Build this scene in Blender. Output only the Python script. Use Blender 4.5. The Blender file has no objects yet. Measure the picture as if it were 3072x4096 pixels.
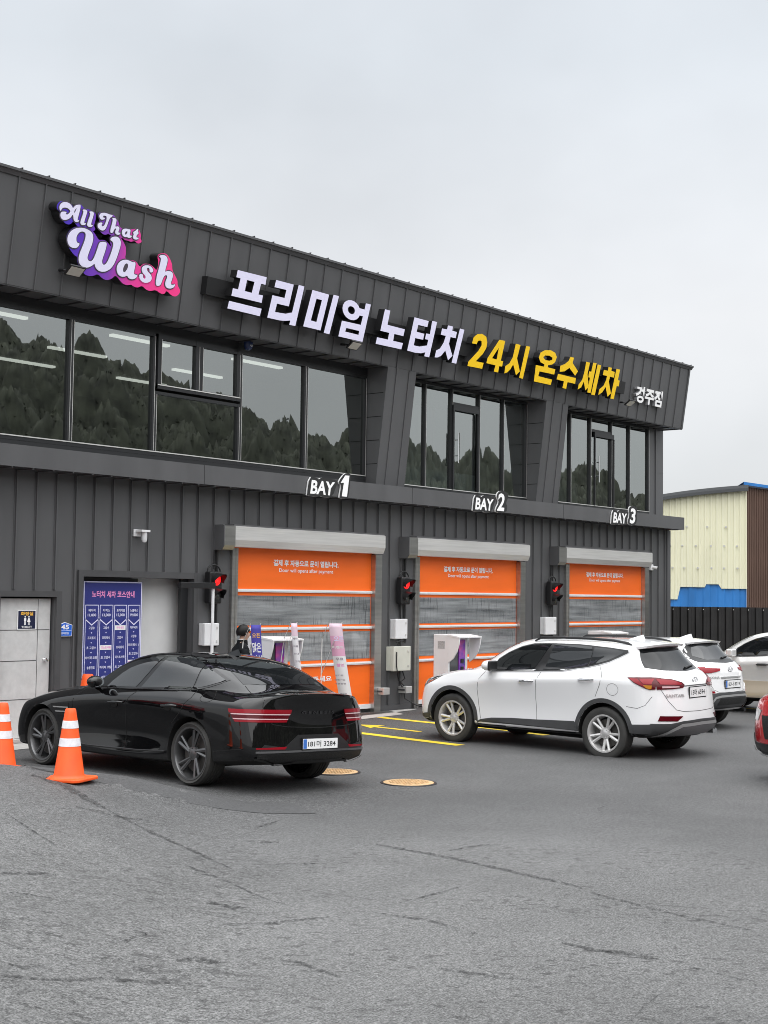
import bpy, bmesh, math, random
import numpy as np
from mathutils import Vector, Matrix, Euler
from mathutils.bvhtree import BVHTree
random.seed(7); rng = np.random.default_rng(7)
sc = bpy.context.scene
col = sc.collection
R = math.radians
# ------------------------------------------------------------------ camera
cam = bpy.data.cameras.new('camera'); cam_o = bpy.data.objects.new('camera', cam); col.objects.link(cam_o)
cam_r = Vector((0.62348629, -0.78173322, 0.01257045)); cam_u = Vector((-0.05350211, -0.02662014, 0.99821285)); cam_f = Vector((0.78000152, 0.62304457, 0.05842168))
CAMP = Vector((0, -17.0811, 2.2))
m = Matrix((cam_r, cam_u, -cam_f)).transposed().to_4x4(); m.translation = CAMP
cam_o.matrix_world = m
cam.lens = 5700 / 4096 * 36; cam.sensor_width = 36; cam.clip_start = .1; cam.clip_end = 3000
sc.camera = cam_o
# ------------------------------------------------------------------ world: overcast deck over a physical sky
W = bpy.data.worlds.new('World'); sc.world = W; W.use_nodes = True
nt = W.node_tree; nt.nodes.clear()
N = nt.nodes.new; L = nt.links.new
out = N('ShaderNodeOutputWorld'); bg = N('ShaderNodeBackground'); bg2 = N('ShaderNodeBackground'); add = N('ShaderNodeAddShader')
sky = N('ShaderNodeTexSky'); sky.sky_type = 'NISHITA'; sky.sun_disc = False; sky.sun_elevation = R(49.4); sky.sun_rotation = R(207)
L(sky.outputs[0], bg.inputs[0]); bg.inputs[1].default_value = .012
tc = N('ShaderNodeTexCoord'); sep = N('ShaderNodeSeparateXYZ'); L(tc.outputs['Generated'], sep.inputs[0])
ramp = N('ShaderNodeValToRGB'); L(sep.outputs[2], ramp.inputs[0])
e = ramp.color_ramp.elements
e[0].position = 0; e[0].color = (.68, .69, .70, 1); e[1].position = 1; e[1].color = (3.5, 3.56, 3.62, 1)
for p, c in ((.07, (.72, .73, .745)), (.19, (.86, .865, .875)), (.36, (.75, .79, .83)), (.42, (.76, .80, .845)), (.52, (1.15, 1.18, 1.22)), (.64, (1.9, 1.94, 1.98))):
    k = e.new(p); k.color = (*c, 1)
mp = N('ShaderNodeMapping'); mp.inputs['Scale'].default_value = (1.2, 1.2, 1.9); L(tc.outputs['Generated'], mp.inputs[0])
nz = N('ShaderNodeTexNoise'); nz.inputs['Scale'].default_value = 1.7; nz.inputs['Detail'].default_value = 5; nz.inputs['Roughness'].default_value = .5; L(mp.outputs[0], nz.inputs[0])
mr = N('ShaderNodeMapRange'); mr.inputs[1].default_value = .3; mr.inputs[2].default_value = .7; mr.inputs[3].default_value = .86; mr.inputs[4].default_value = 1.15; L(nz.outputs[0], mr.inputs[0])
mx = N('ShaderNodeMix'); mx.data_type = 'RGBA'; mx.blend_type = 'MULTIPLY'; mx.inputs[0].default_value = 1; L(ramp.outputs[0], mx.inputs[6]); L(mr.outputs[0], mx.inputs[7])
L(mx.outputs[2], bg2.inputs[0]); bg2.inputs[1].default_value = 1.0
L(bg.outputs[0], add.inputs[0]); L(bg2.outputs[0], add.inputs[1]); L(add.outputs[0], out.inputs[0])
# ------------------------------------------------------------------ sun behind cloud
sl = bpy.data.lights.new('sun', 'SUN'); sl.energy = 1.5; sl.angle = R(100); sl.color = (1, .97, .93)
so = bpy.data.objects.new('sun', sl); col.objects.link(so)
so.rotation_euler = Vector((.30, .58, -.76)).to_track_quat('-Z', 'Y').to_euler()
sc.view_settings.view_transform = 'Standard'; sc.view_settings.look = 'None'; sc.view_settings.exposure = 0; sc.view_settings.gamma = 1
sc.cycles.max_bounces = 7; sc.cycles.glossy_bounces = 5; sc.cycles.transparent_max_bounces = 12; sc.cycles.use_denoising = True; sc.cycles.filter_width = .95

# ================================================================== helpers
def tag(o, label=None, cat=None, group=None, kind=None):
    if label: o['label'] = label
    if cat: o['category'] = cat
    if group: o['group'] = group
    if kind: o['kind'] = kind
    return o
def thing(name, label, cat, loc=(0, 0, 0), rot=None, group=None):
    o = bpy.data.objects.new(name, None); o.empty_display_size = .2; col.objects.link(o); o.location = loc
    if rot is not None: o.rotation_euler = rot
    return tag(o, label, cat, group)
def P(name, base, rough=.5, metal=0, spec=.5, coat=0, emis=None, es=0, var=0, vscale=3, bump=0, bscale=40, alpha=1, coat_rough=.03, stretch=(1, 1, 1)):
    m = bpy.data.materials.new(name); m.use_nodes = True; nt = m.node_tree; b = nt.nodes['Principled BSDF']
    b.inputs['Base Color'].default_value = (*base, 1); b.inputs['Roughness'].default_value = rough; b.inputs['Metallic'].default_value = metal
    b.inputs['Specular IOR Level'].default_value = spec; b.inputs['Coat Weight'].default_value = coat; b.inputs['Coat Roughness'].default_value = coat_rough
    if emis: b.inputs['Emission Color'].default_value = (*emis, 1); b.inputs['Emission Strength'].default_value = es
    if var or bump:
        g = nt.nodes.new('ShaderNodeTexCoord'); mpn = nt.nodes.new('ShaderNodeMapping'); mpn.inputs['Scale'].default_value = stretch
        nt.links.new(g.outputs['Object'], mpn.inputs[0])
    if var:
        n = nt.nodes.new('ShaderNodeTexNoise'); n.inputs['Scale'].default_value = vscale; n.inputs['Detail'].default_value = 6; nt.links.new(mpn.outputs[0], n.inputs[0])
        r = nt.nodes.new('ShaderNodeMapRange'); r.inputs[1].default_value = .3; r.inputs[2].default_value = .7; r.inputs[3].default_value = 1 - var; r.inputs[4].default_value = 1 + var; nt.links.new(n.outputs[0], r.inputs[0])
        mm = nt.nodes.new('ShaderNodeMix'); mm.data_type = 'RGBA'; mm.blend_type = 'MULTIPLY'; mm.inputs[0].default_value = 1; mm.inputs[6].default_value = (*base, 1); nt.links.new(r.outputs[0], mm.inputs[7]); nt.links.new(mm.outputs[2], b.inputs['Base Color'])
        r2 = nt.nodes.new('ShaderNodeMapRange'); r2.inputs[3].default_value = rough * .85; r2.inputs[4].default_value = min(1, rough * 1.15); nt.links.new(n.outputs[0], r2.inputs[0]); nt.links.new(r2.outputs[0], b.inputs['Roughness'])
    if bump:
        n = nt.nodes.new('ShaderNodeTexNoise'); n.inputs['Scale'].default_value = bscale; n.inputs['Detail'].default_value = 4; nt.links.new(mpn.outputs[0], n.inputs[0])
        bp = nt.nodes.new('ShaderNodeBump'); bp.inputs['Strength'].default_value = bump; bp.inputs['Distance'].default_value = .01; nt.links.new(n.outputs[0], bp.inputs['Height']); nt.links.new(bp.outputs[0], b.inputs['Normal'])
    return m
def glassmat(name, tint, refl=.2, rcol=(.9, .95, .93)):
    m = bpy.data.materials.new(name); m.use_nodes = True; nt = m.node_tree; nt.nodes.clear(); N = nt.nodes.new
    o = N('ShaderNodeOutputMaterial'); t = N('ShaderNodeBsdfTransparent'); t.inputs[0].default_value = (*tint, 1)
    g = N('ShaderNodeBsdfGlossy'); g.inputs['Roughness'].default_value = .008; g.inputs[0].default_value = (*rcol, 1)
    f = N('ShaderNodeFresnel'); f.inputs[0].default_value = 1.5; a = N('ShaderNodeMath'); a.operation = 'ADD'; a.inputs[1].default_value = refl; a.use_clamp = True
    x = N('ShaderNodeMixShader'); nt.links.new(f.outputs[0], a.inputs[0]); nt.links.new(a.outputs[0], x.inputs[0]); nt.links.new(t.outputs[0], x.inputs[1]); nt.links.new(g.outputs[0], x.inputs[2]); nt.links.new(x.outputs[0], o.inputs[0])
    return m
class MB:
    def __init__(s): s.v = []; s.f = []; s.sm = []
    def add(s, vs, fs, smooth=False):
        o = len(s.v); s.v += [tuple(p) for p in vs]; s.f += [tuple(i + o for i in f) for f in fs]; s.sm += [smooth] * len(fs); return s
    def box(s, x0, x1, y0, y1, z0, z1):
        return s.add([(x, y, z) for z in (z0, z1) for y in (y0, y1) for x in (x0, x1)], [(0, 2, 3, 1), (4, 5, 7, 6), (0, 1, 5, 4), (2, 6, 7, 3), (0, 4, 6, 2), (1, 3, 7, 5)])
    def prism(s, pts, fn, d0, d1):
        n = len(pts); a = [fn(u, v, d0) for u, v in pts]; b = [fn(u, v, d1) for u, v in pts]
        return s.add(a + b, [tuple(range(n))[::-1], tuple(range(n, 2 * n))] + [(i, (i + 1) % n, n + (i + 1) % n, n + i) for i in range(n)])
    def tube(s, pts, r, n=8, caps=True):
        pts = [Vector(p) for p in pts]; rr = r if isinstance(r, (list, tuple)) else [r] * len(pts); vs = []
        for i, p in enumerate(pts):
            t = (pts[min(i + 1, len(pts) - 1)] - pts[max(i - 1, 0)]).normalized(); a = t.orthogonal().normalized()
            if abs(t.z) < .95: a = t.cross(Vector((0, 0, 1))).normalized()
            b = t.cross(a)
            vs += [p + (a * math.cos(2 * math.pi * k / n) + b * math.sin(2 * math.pi * k / n)) * rr[i] for k in range(n)]
        fs = [(i * n + k, i * n + (k + 1) % n, (i + 1) * n + (k + 1) % n, (i + 1) * n + k) for i in range(len(pts) - 1) for k in range(n)]
        s.add(vs, fs, True)
        if caps: s.add([vs[k] for k in range(n)], [tuple(range(n))[::-1]]); s.add(vs[-n:], [tuple(range(n))])
        return s
    def lathe(s, prof, fn=None, n=40, closed=False):
        fn = fn or (lambda r, h, c, q: (r * c, r * q, h)); vs = []
        for r, h in prof:
            for k in range(n):
                a = 2 * math.pi * k / n; vs.append(fn(r, h, math.cos(a), math.sin(a)))
        m = len(prof); rng_ = range(m if closed else m - 1)
        return s.add(vs, [(i * n + k, i * n + (k + 1) % n, ((i + 1) % m) * n + (k + 1) % n, ((i + 1) % m) * n + k) for i in rng_ for k in range(n)], True)
    def mesh(s, name, mats, angle=35):
        me = bpy.data.meshes.new(name); me.from_pydata(s.v, [], s.f); me.validate()
        for m in (mats if isinstance(mats, (list, tuple)) else [mats]): me.materials.append(m)
        bm = bmesh.new(); bm.from_mesh(me); bmesh.ops.recalc_face_normals(bm, faces=bm.faces); bm.to_mesh(me); bm.free()
        if len(s.sm) == len(me.polygons): me.polygons.foreach_set('use_smooth', s.sm)
        if any(s.sm): me.set_sharp_from_angle(angle=R(angle))
        return me
    def obj(s, name, mats, parent=None, loc=None, **k):
        me = s.mesh(name, mats)
        return link(name, me, parent, loc)
def link(name, me, parent=None, loc=None):
    o = bpy.data.objects.new(name, me); col.objects.link(o)
    if parent: o.parent = parent
    if loc is not None: o.location = loc
    return o
def copy_tree(o, parent=None):
    c = o.copy(); col.objects.link(c)
    if parent: c.parent = parent; c.matrix_parent_inverse = o.matrix_parent_inverse.copy()
    for ch in list(o.children): copy_tree(ch, c)
    return c
def bevel(o, w=.01, seg=2):
    b = o.modifiers.new('bevel', 'BEVEL'); b.width = w; b.segments = seg; b.limit_method = 'ANGLE'; return o
def join(name, meshes, mat):
    mb = MB()
    for me, mtx in meshes:
        mb.add([mtx @ v.co for v in me.vertices], [tuple(p.vertices) for p in me.polygons])
    me = bpy.data.meshes.new(name); me.from_pydata(mb.v, [], mb.f); me.materials.append(mat); return me
_tc = {}
def text_mesh(body, size=1, ext=0, off=0, space=1.0):
    key = (body, ext, off, space, size)
    if key in _tc: return _tc[key]
    c = bpy.data.curves.new('t', 'FONT'); c.body = body; c.size = size; c.extrude = ext; c.offset = off; c.resolution_u = 3; c.align_x = 'CENTER'; c.space_character = space
    o = bpy.data.objects.new('t', c); col.objects.link(o); bpy.context.view_layer.update()
    me = bpy.data.meshes.new_from_object(o.evaluated_get(bpy.context.evaluated_depsgraph_get()))
    bpy.data.objects.remove(o); bpy.data.curves.remove(c); _tc[key] = me; return me
def fit_text(body, w, h, off=0, ext=0, shear=0, cx=True):
    """mesh verts of a text scaled to width w, height h, centred on 0,0"""
    me = text_mesh(body, 1, 0, off)
    co = np.array([v.co[:] for v in me.vertices]); lo, hi = co.min(0), co.max(0)
    co[:, 0] = (co[:, 0] - (lo[0] + hi[0]) / 2) * (w / (hi[0] - lo[0])); co[:, 1] = (co[:, 1] - (lo[1] + hi[1]) / 2) * (h / (hi[1] - lo[1]))
    co[:, 0] += shear * co[:, 1]
    return co, [tuple(p.vertices) for p in me.polygons]
def text_on(mb, body, fn, cx, cy, w, h, off=.01, shear=0):
    """adds flat text to an MB; fn(u,v)->3d"""
    co, fs = fit_text(body, w, h, off, shear=shear)
    mb.add([fn(cx + a, cy + b) for a, b, _ in co], fs)
def curve_mesh(loops, ext, z=0):
    """filled 2d curve with holes -> mesh, front at z+ext, back at z-ext"""
    c = bpy.data.curves.new('c', 'CURVE'); c.dimensions = '2D'; c.fill_mode = 'BOTH'; c.extrude = ext
    for lp in loops:
        s = c.splines.new('POLY'); s.points.add(len(lp) - 1); s.use_cyclic_u = True
        for p, q in zip(s.points, lp): p.co = (q[0], q[1], 0, 1)
    o = bpy.data.objects.new('c', c); col.objects.link(o); bpy.context.view_layer.update()
    me = bpy.data.meshes.new_from_object(o.evaluated_get(bpy.context.evaluated_depsgraph_get()))
    bpy.data.objects.remove(o); bpy.data.curves.remove(c)
    if z:
        for v in me.vertices: v.co.z += z
    return me
def chaikin(lp, n=2):
    for _ in range(n):
        q = []
        for i in range(len(lp)):
            a, b = lp[i], lp[(i + 1) % len(lp)]
            q += [(a[0] * .75 + b[0] * .25, a[1] * .75 + b[1] * .25), (a[0] * .25 + b[0] * .75, a[1] * .25 + b[1] * .75)]
        lp = q
    return lp
fXZ = lambda y: (lambda u, v: (u, y, v))            # text on a plane facing -Y
pXZ = lambda u, v, d: (u, d, v)
# ================================================================== materials
M = {}
M['clad'] = P('charcoal_metal_cladding', (.094, .0945, .098), .40, 0, .5, var=.10, vscale=2.2, bump=.22, bscale=1.6, stretch=(1, 1, .3))
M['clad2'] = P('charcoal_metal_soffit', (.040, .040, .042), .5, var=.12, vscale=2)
M['trim'] = P('dark_metal_trim', (.072, .072, .075), .38, var=.1)
M['frame'] = P('black_window_frame', (.022, .023, .025), .35)
M['black'] = P('black_plastic', (.012, .012, .013), .4)
M['rubber'] = P('tyre_rubber', (.036, .035, .033), .75, var=.3, vscale=8)
M['cavity'] = P('wheel_arch_liner', (.006, .006, .006), .9)
M['white'] = P('white_painted_steel', (.78, .78, .79), .35, var=.04)
M['offwhite'] = P('ivory_enclosure', (.66, .66, .58), .4, var=.06)
M['steel'] = P('brushed_steel', (.74, .73, .71), .40, .6, var=.08, vscale=3, stretch=(.4, 1, 9))
M['steel2'] = P('brushed_rail_steel', (.50, .49, .475), .30, .95, var=.12, vscale=3, stretch=(.4, 1, 5))
M['chrome'] = P('chrome', (.75, .75, .76), .08, 1)
M['conc'] = P('concrete_slab', (.42, .41, .39), .85, var=.15, vscale=6)
M['yellow'] = P('yellow_road_paint', (.78, .58, .03), .6, var=.16, vscale=7)
M['orange'] = P('orange_pvc', (.97, .155, .009), .42, var=.07, vscale=2, bump=.5, bscale=2.6, stretch=(.35, 1, 1.6))
M['cone'] = P('orange_cone_plastic', (.93, .105, .012), .45, var=.14, vscale=6)
M['coneband'] = P('reflective_white_band', (.78, .77, .80), .3, var=.12, vscale=20)
M['signw'] = P('sign_face_white', (.74, .72, .90), .3, emis=(.78, .76, 1), es=.12)  # letter faces given a faint glow to look brighter
M['signy'] = P('sign_face_yellow', (.95, .60, .005), .35, emis=(1, .62, 0), es=.06)  # slight glow added to the yellow letter faces
M['paintw'] = P('white_lettering', (.86, .86, .86), .5)
M['paintk'] = P('black_lettering', (.02, .02, .02), .5)
M['win'] = glassmat('reflective_glass', (.36, .40, .38), .26)
M['win2'] = glassmat('clear_reflective_glass', (.55, .62, .62), .31)
M['int'] = P('dark_room_paint', (.10, .10, .095), .8)
M['int2'] = P('pale_room_paint', (.40, .45, .46), .7)
M['lamp'] = P('lit_tube', (1, 1, 1), .5, emis=(1, .98, .93), es=1.5)
M['navy'] = P('navy_board', (.028, .036, .21), .35)
M['pinkp'] = P('pink_print', (.85, .30, .62), .5)
M['lav'] = P('lavender_print', (.74, .74, .95), .5)
M['orangep'] = P('amber_print', (.90, .50, .06), .5)
M['bluesign'] = P('blue_enamel', (.02, .13, .62), .3)
M['red_on'] = P('lit_red_signal', (.6, .01, .01), .3, emis=(1, .02, .02), es=1.0)
M['lens_off'] = P('unlit_signal_lens', (.05, .055, .055), .15)
M['skin'] = P('skin', (.55, .34, .25), .55)
M['hair'] = P('black_hair', (.008, .007, .007), .5, 0, .25)
M['jacket'] = P('black_jacket', (.009, .010, .012), .8, 0, .15, var=.3, vscale=9)
M['trousers'] = P('dark_trousers', (.03, .032, .04), .8)
M['manhole'] = P('tan_manhole_cover', (.50, .33, .17), .7, var=.25, vscale=25)
M['grate'] = P('trench_grate', (.06, .058, .055), .6, .5)
GLY_W=[[[(16.481,.986),(17.169,.992),(17.162,.865),(17.056,.862),(17.026,.677),(17.134,.68),(17.123,.554),(16.409,.552),(16.422,.676),(16.543,.679),(16.568,.864),(16.469,.866)],[(16.721,.865),(16.898,.866),(16.865,.677),(16.699,.679)]],[[(16.371,.461),(17.14,.458),(17.118,.329),(16.352,.335)]],[[(17.399,.988),(17.839,.988),(17.784,.605),(17.487,.603),(17.467,.457),(17.726,.47),(17.883,.517),(17.964,1.005),(18.109,1.003),(18.006,.303),(17.852,.3),(17.866,.377),(17.748,.351),(17.61,.337),(17.298,.334),(17.355,.723),(17.655,.727),(17.676,.869),(17.379,.864)]],[[(18.327,.983),(18.77,.976),(18.661,.327),(18.206,.329)],[(18.457,.853),(18.603,.851),(18.53,.455),(18.381,.459)]],[[(18.885,.995),(19.033,.996),(18.905,.297),(18.754,.299)]],[[(19.66,.814),(19.659,.76),(19.633,.711),(19.585,.671),(19.52,.645),(19.445,.635),(19.367,.642),(19.293,.666),(19.231,.703),(19.187,.75),(19.165,.803),(19.167,.856),(19.192,.905),(19.239,.944),(19.302,.971),(19.377,.981),(19.455,.975),(19.529,.952),(19.592,.915),(19.637,.868)],[(19.51,.811),(19.509,.789),(19.499,.77),(19.48,.754),(19.454,.744),(19.424,.74),(19.393,.743),(19.364,.752),(19.339,.766),(19.321,.785),(19.312,.806),(19.313,.827),(19.323,.847),(19.342,.863),(19.368,.873),(19.397,.877),(19.429,.874),(19.458,.865),(19.483,.851),(19.501,.832)]],[[(19.594,.879),(19.775,.88),(19.79,.995),(19.932,.997),(19.829,.297),(19.152,.297),(19.195,.585),(19.723,.591),(19.752,.754),(19.593,.75)],[(19.34,.477),(19.7,.477),(19.696,.405),(19.32,.407)]],[[(20.348,.98),(20.506,.98),(20.477,.711),(21.002,.708),(20.986,.577),(20.71,.576),(20.7,.446),(20.999,.446),(20.975,.324),(20.206,.318),(20.222,.441),(20.54,.445),(20.556,.573),(20.292,.573)]],[[(21.245,.974),(21.695,.974),(21.675,.854),(21.388,.852),(21.366,.716),(21.609,.716),(21.595,.598),(21.348,.595),(21.331,.452),(21.516,.455),(21.742,.51),(21.755,.622),(21.65,.619),(21.666,.73),(21.785,.735),(21.804,.995),(21.961,.998),(21.854,.296),(21.698,.296),(21.711,.375),(21.585,.336),(21.396,.322),(21.153,.327)]],[[(22.326,.989),(22.49,.993),(22.484,.909),(22.642,.906),(22.627,.783),(22.456,.779),(22.432,.643),(22.595,.427),(22.471,.322),(22.345,.498),(22.227,.375),(22.114,.328),(22.033,.321),(22.05,.456),(22.166,.513),(22.261,.646),(22.3,.78),(22.134,.777),(22.15,.903),(22.313,.907)]],[[(22.728,.989),(22.878,.988),(22.751,.294),(22.596,.293)]]]
GLY_Y=[[[(23.192,.764),(23.223,.891),(23.336,.97),(23.494,1.001),(23.652,.965),(23.709,.859),(23.702,.743),(23.614,.616),(23.398,.431),(23.678,.435),(23.65,.311),(23.137,.301),(23.147,.385),(23.441,.649),(23.528,.775),(23.512,.849),(23.452,.863),(23.382,.839),(23.355,.769)]],[[(24.123,.974),(24.335,.98),(24.269,.563),(24.356,.56),(24.338,.447),(24.238,.447),(24.224,.311),(24.07,.311),(24.098,.444),(23.77,.443),(23.787,.545)],[(24.142,.816),(24.114,.567),(23.944,.567)]],[[(24.731,.98),(24.908,.98),(24.845,.691),(25.008,.437),(24.888,.339),(24.733,.549),(24.648,.429),(24.543,.353),(24.453,.322),(24.453,.472),(24.585,.548),(24.682,.689)]],[[(25.128,.994),(25.28,.995),(25.161,.298),(25.02,.305)]],[[(25.859,1.005),(26.088,1.038),(26.274,1.011),(26.364,.927),(26.323,.814),(26.219,.747),(26.057,.708),(26.061,.662),(26.369,.66),(26.349,.543),(25.757,.536),(25.732,.428),(26.29,.424),(26.268,.304),(25.593,.298),(25.585,.651),(25.904,.655),(25.912,.705),(25.748,.736),(25.661,.819),(25.701,.93)],[(25.825,.852),(25.904,.901),(26.058,.916),(26.195,.893),(26.195,.844),(26.085,.807),(25.928,.803)]],[[(26.907,1.009),(27.061,1.009),(27.029,.889),(27.298,.739),(27.203,.628),(26.927,.766),(26.746,.666),(26.55,.63),(26.547,.759),(26.726,.826),(26.867,.921)]],[[(26.502,.58),(27.258,.58),(27.248,.451),(26.931,.451),(26.908,.296),(26.755,.299),(26.779,.449),(26.472,.454)]],[[(27.594,.994),(27.758,.994),(27.718,.727),(27.844,.454),(27.717,.361),(27.605,.547),(27.522,.404),(27.389,.344),(27.403,.455),(27.528,.581),(27.577,.775)]],[[(27.896,1.013),(28.042,1.022),(27.95,.329),(27.808,.328),(27.842,.666),(27.768,.667),(27.773,.801),(27.863,.802)]],[[(28.104,1.001),(28.259,1.0),(28.154,.302),(27.992,.301)]],[[(28.592,1.006),(28.75,1.009),(28.736,.939),(28.897,.933),(28.896,.8),(28.714,.8),(28.691,.683),(28.848,.429),(28.724,.335),(28.579,.544),(28.459,.405),(28.302,.326),(28.312,.455),(28.483,.567),(28.56,.701),(28.579,.8),(28.387,.798),(28.401,.917),(28.584,.919)]],[[(28.953,1.013),(29.122,1.017),(29.088,.767),(29.171,.766),(29.162,.627),(29.065,.627),(29.011,.311),(28.856,.312)]]]
LOGO_T=[[[(12.838,1.164),(12.822,1.202),(12.835,1.254),(12.88,1.293),(12.93,1.306),(12.982,1.303),(13.028,1.28),(13.065,1.239),(13.099,1.292),(13.148,1.317),(13.204,1.326),(13.161,1.093),(13.182,1.093),(13.201,1.105),(13.184,1.074),(13.155,1.062),(13.123,1.064),(13.098,1.088),(13.086,1.135),(13.072,1.161),(13.043,1.109),(12.997,1.07),(12.938,1.045),(12.886,1.05),(12.858,1.086),(12.856,1.127),(12.88,1.157),(12.925,1.166),(12.961,1.166),(12.944,1.142),(12.967,1.13),(12.996,1.145),(13.031,1.189),(12.995,1.219),(12.942,1.23),(12.892,1.217),(12.864,1.194),(12.853,1.163)],[(13.133,1.274),(13.106,1.173),(13.086,1.202),(13.106,1.243)]],[[(13.231,1.257),(13.27,1.275),(13.314,1.268),(13.323,1.245),(13.287,1.095),(13.295,1.075),(13.326,1.086),(13.314,1.058),(13.279,1.043),(13.236,1.046),(13.221,1.076),(13.265,1.241)]],[[(13.353,1.256),(13.399,1.274),(13.437,1.27),(13.446,1.242),(13.415,1.096),(13.423,1.077),(13.455,1.084),(13.442,1.06),(13.402,1.041),(13.358,1.047),(13.346,1.082),(13.393,1.239)]],[[(13.595,1.19),(13.564,1.213),(13.554,1.244),(13.575,1.283),(13.621,1.303),(13.686,1.307),(13.753,1.3),(13.805,1.307),(13.78,1.268),(13.749,1.257),(13.707,1.099),(13.671,1.049),(13.619,1.038),(13.561,1.06),(13.545,1.09),(13.551,1.125),(13.59,1.151),(13.633,1.155),(13.611,1.125),(13.62,1.102),(13.652,1.104),(13.68,1.136),(13.704,1.26),(13.638,1.267),(13.619,1.25),(13.627,1.23),(13.665,1.234),(13.652,1.21)]],[[(13.793,1.258),(13.846,1.273),(13.876,1.258),(13.88,1.229),(13.866,1.141),(13.907,1.162),(13.947,1.158),(13.952,1.124),(13.937,1.078),(13.955,1.072),(13.987,1.084),(13.97,1.05),(13.938,1.037),(13.893,1.043),(13.882,1.075),(13.897,1.121),(13.88,1.126),(13.855,1.104),(13.837,1.042),(13.78,1.041),(13.819,1.233)]],[[(14.006,1.101),(14.023,1.139),(14.075,1.163),(14.132,1.162),(14.171,1.166),(14.16,1.09),(14.174,1.075),(14.207,1.082),(14.195,1.049),(14.152,1.036),(14.117,1.042),(14.073,1.033),(14.026,1.045)],[(14.077,1.116),(14.103,1.13),(14.117,1.115),(14.1,1.077),(14.073,1.068),(14.065,1.087)]],[[(14.258,1.153),(14.307,1.207),(14.319,1.201),(14.309,1.159),(14.332,1.156),(14.325,1.128),(14.304,1.119),(14.293,1.078),(14.311,1.073),(14.348,1.08),(14.332,1.051),(14.288,1.038),(14.247,1.042),(14.232,1.065),(14.247,1.116),(14.229,1.121),(14.231,1.143)]],[[(13.036,.752),(13.027,.815),(13.056,.893),(13.129,.962),(13.234,1.001),(13.345,1.008),(13.448,.979),(13.489,.921),(13.486,.82),(13.428,.642),(13.423,.585),(13.456,.553),(13.498,.555),(13.536,.585),(13.577,.693),(13.61,.845),(13.635,.87),(13.718,.889),(13.753,.874),(13.739,.759),(13.701,.628),(13.703,.572),(13.735,.547),(13.783,.565),(13.828,.652),(13.874,.819),(13.877,.899),(13.843,.926),(13.811,.931),(13.815,.965),(13.875,1.002),(13.947,1.009),(13.996,.979),(14.018,.916),(13.995,.798),(13.948,.63),(13.89,.529),(13.812,.469),(13.73,.442),(13.643,.449),(13.586,.494),(13.571,.541),(13.522,.493),(13.443,.45),(13.36,.446),(13.291,.483),(13.266,.555),(13.286,.658),(13.344,.825),(13.352,.915),(13.325,.954),(13.269,.953),(13.217,.926),(13.179,.858),(13.189,.794),(13.213,.771),(13.257,.774),(13.24,.727),(13.197,.691),(13.129,.683),(13.071,.704)]],[[(13.99,.547),(14.008,.619),(14.072,.682),(14.157,.71),(14.233,.702),(14.279,.693),(14.349,.707),(14.326,.541),(14.345,.516),(14.412,.523),(14.389,.473),(14.32,.437),(14.244,.44),(14.208,.48),(14.154,.447),(14.081,.439),(14.016,.473)],[(14.127,.619),(14.165,.66),(14.204,.645),(14.206,.588),(14.171,.524),(14.129,.511),(14.108,.547)]],[[(14.48,.616),(14.488,.664),(14.551,.701),(14.626,.707),(14.693,.679),(14.712,.636),(14.681,.607),(14.642,.611),(14.635,.657),(14.601,.674),(14.574,.651),(14.595,.614),(14.679,.572),(14.703,.518),(14.673,.466),(14.594,.431),(14.509,.437),(14.451,.484),(14.448,.535),(14.482,.556),(14.522,.543),(14.521,.502),(14.562,.487),(14.581,.513),(14.561,.544),(14.502,.574)]],[[(14.788,.878),(14.841,.915),(14.919,.921),(14.969,.884),(14.974,.826),(14.938,.66),(15.003,.696),(15.082,.699),(15.119,.665),(15.115,.593),(15.088,.517),(15.107,.497),(15.154,.503),(15.19,.524),(15.174,.473),(15.109,.436),(15.03,.43),(14.985,.464),(14.984,.522),(15.011,.598),(14.999,.625),(14.959,.623),(14.921,.569),(14.888,.434),(14.768,.427),(14.846,.837),(14.825,.868)]]]
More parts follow.
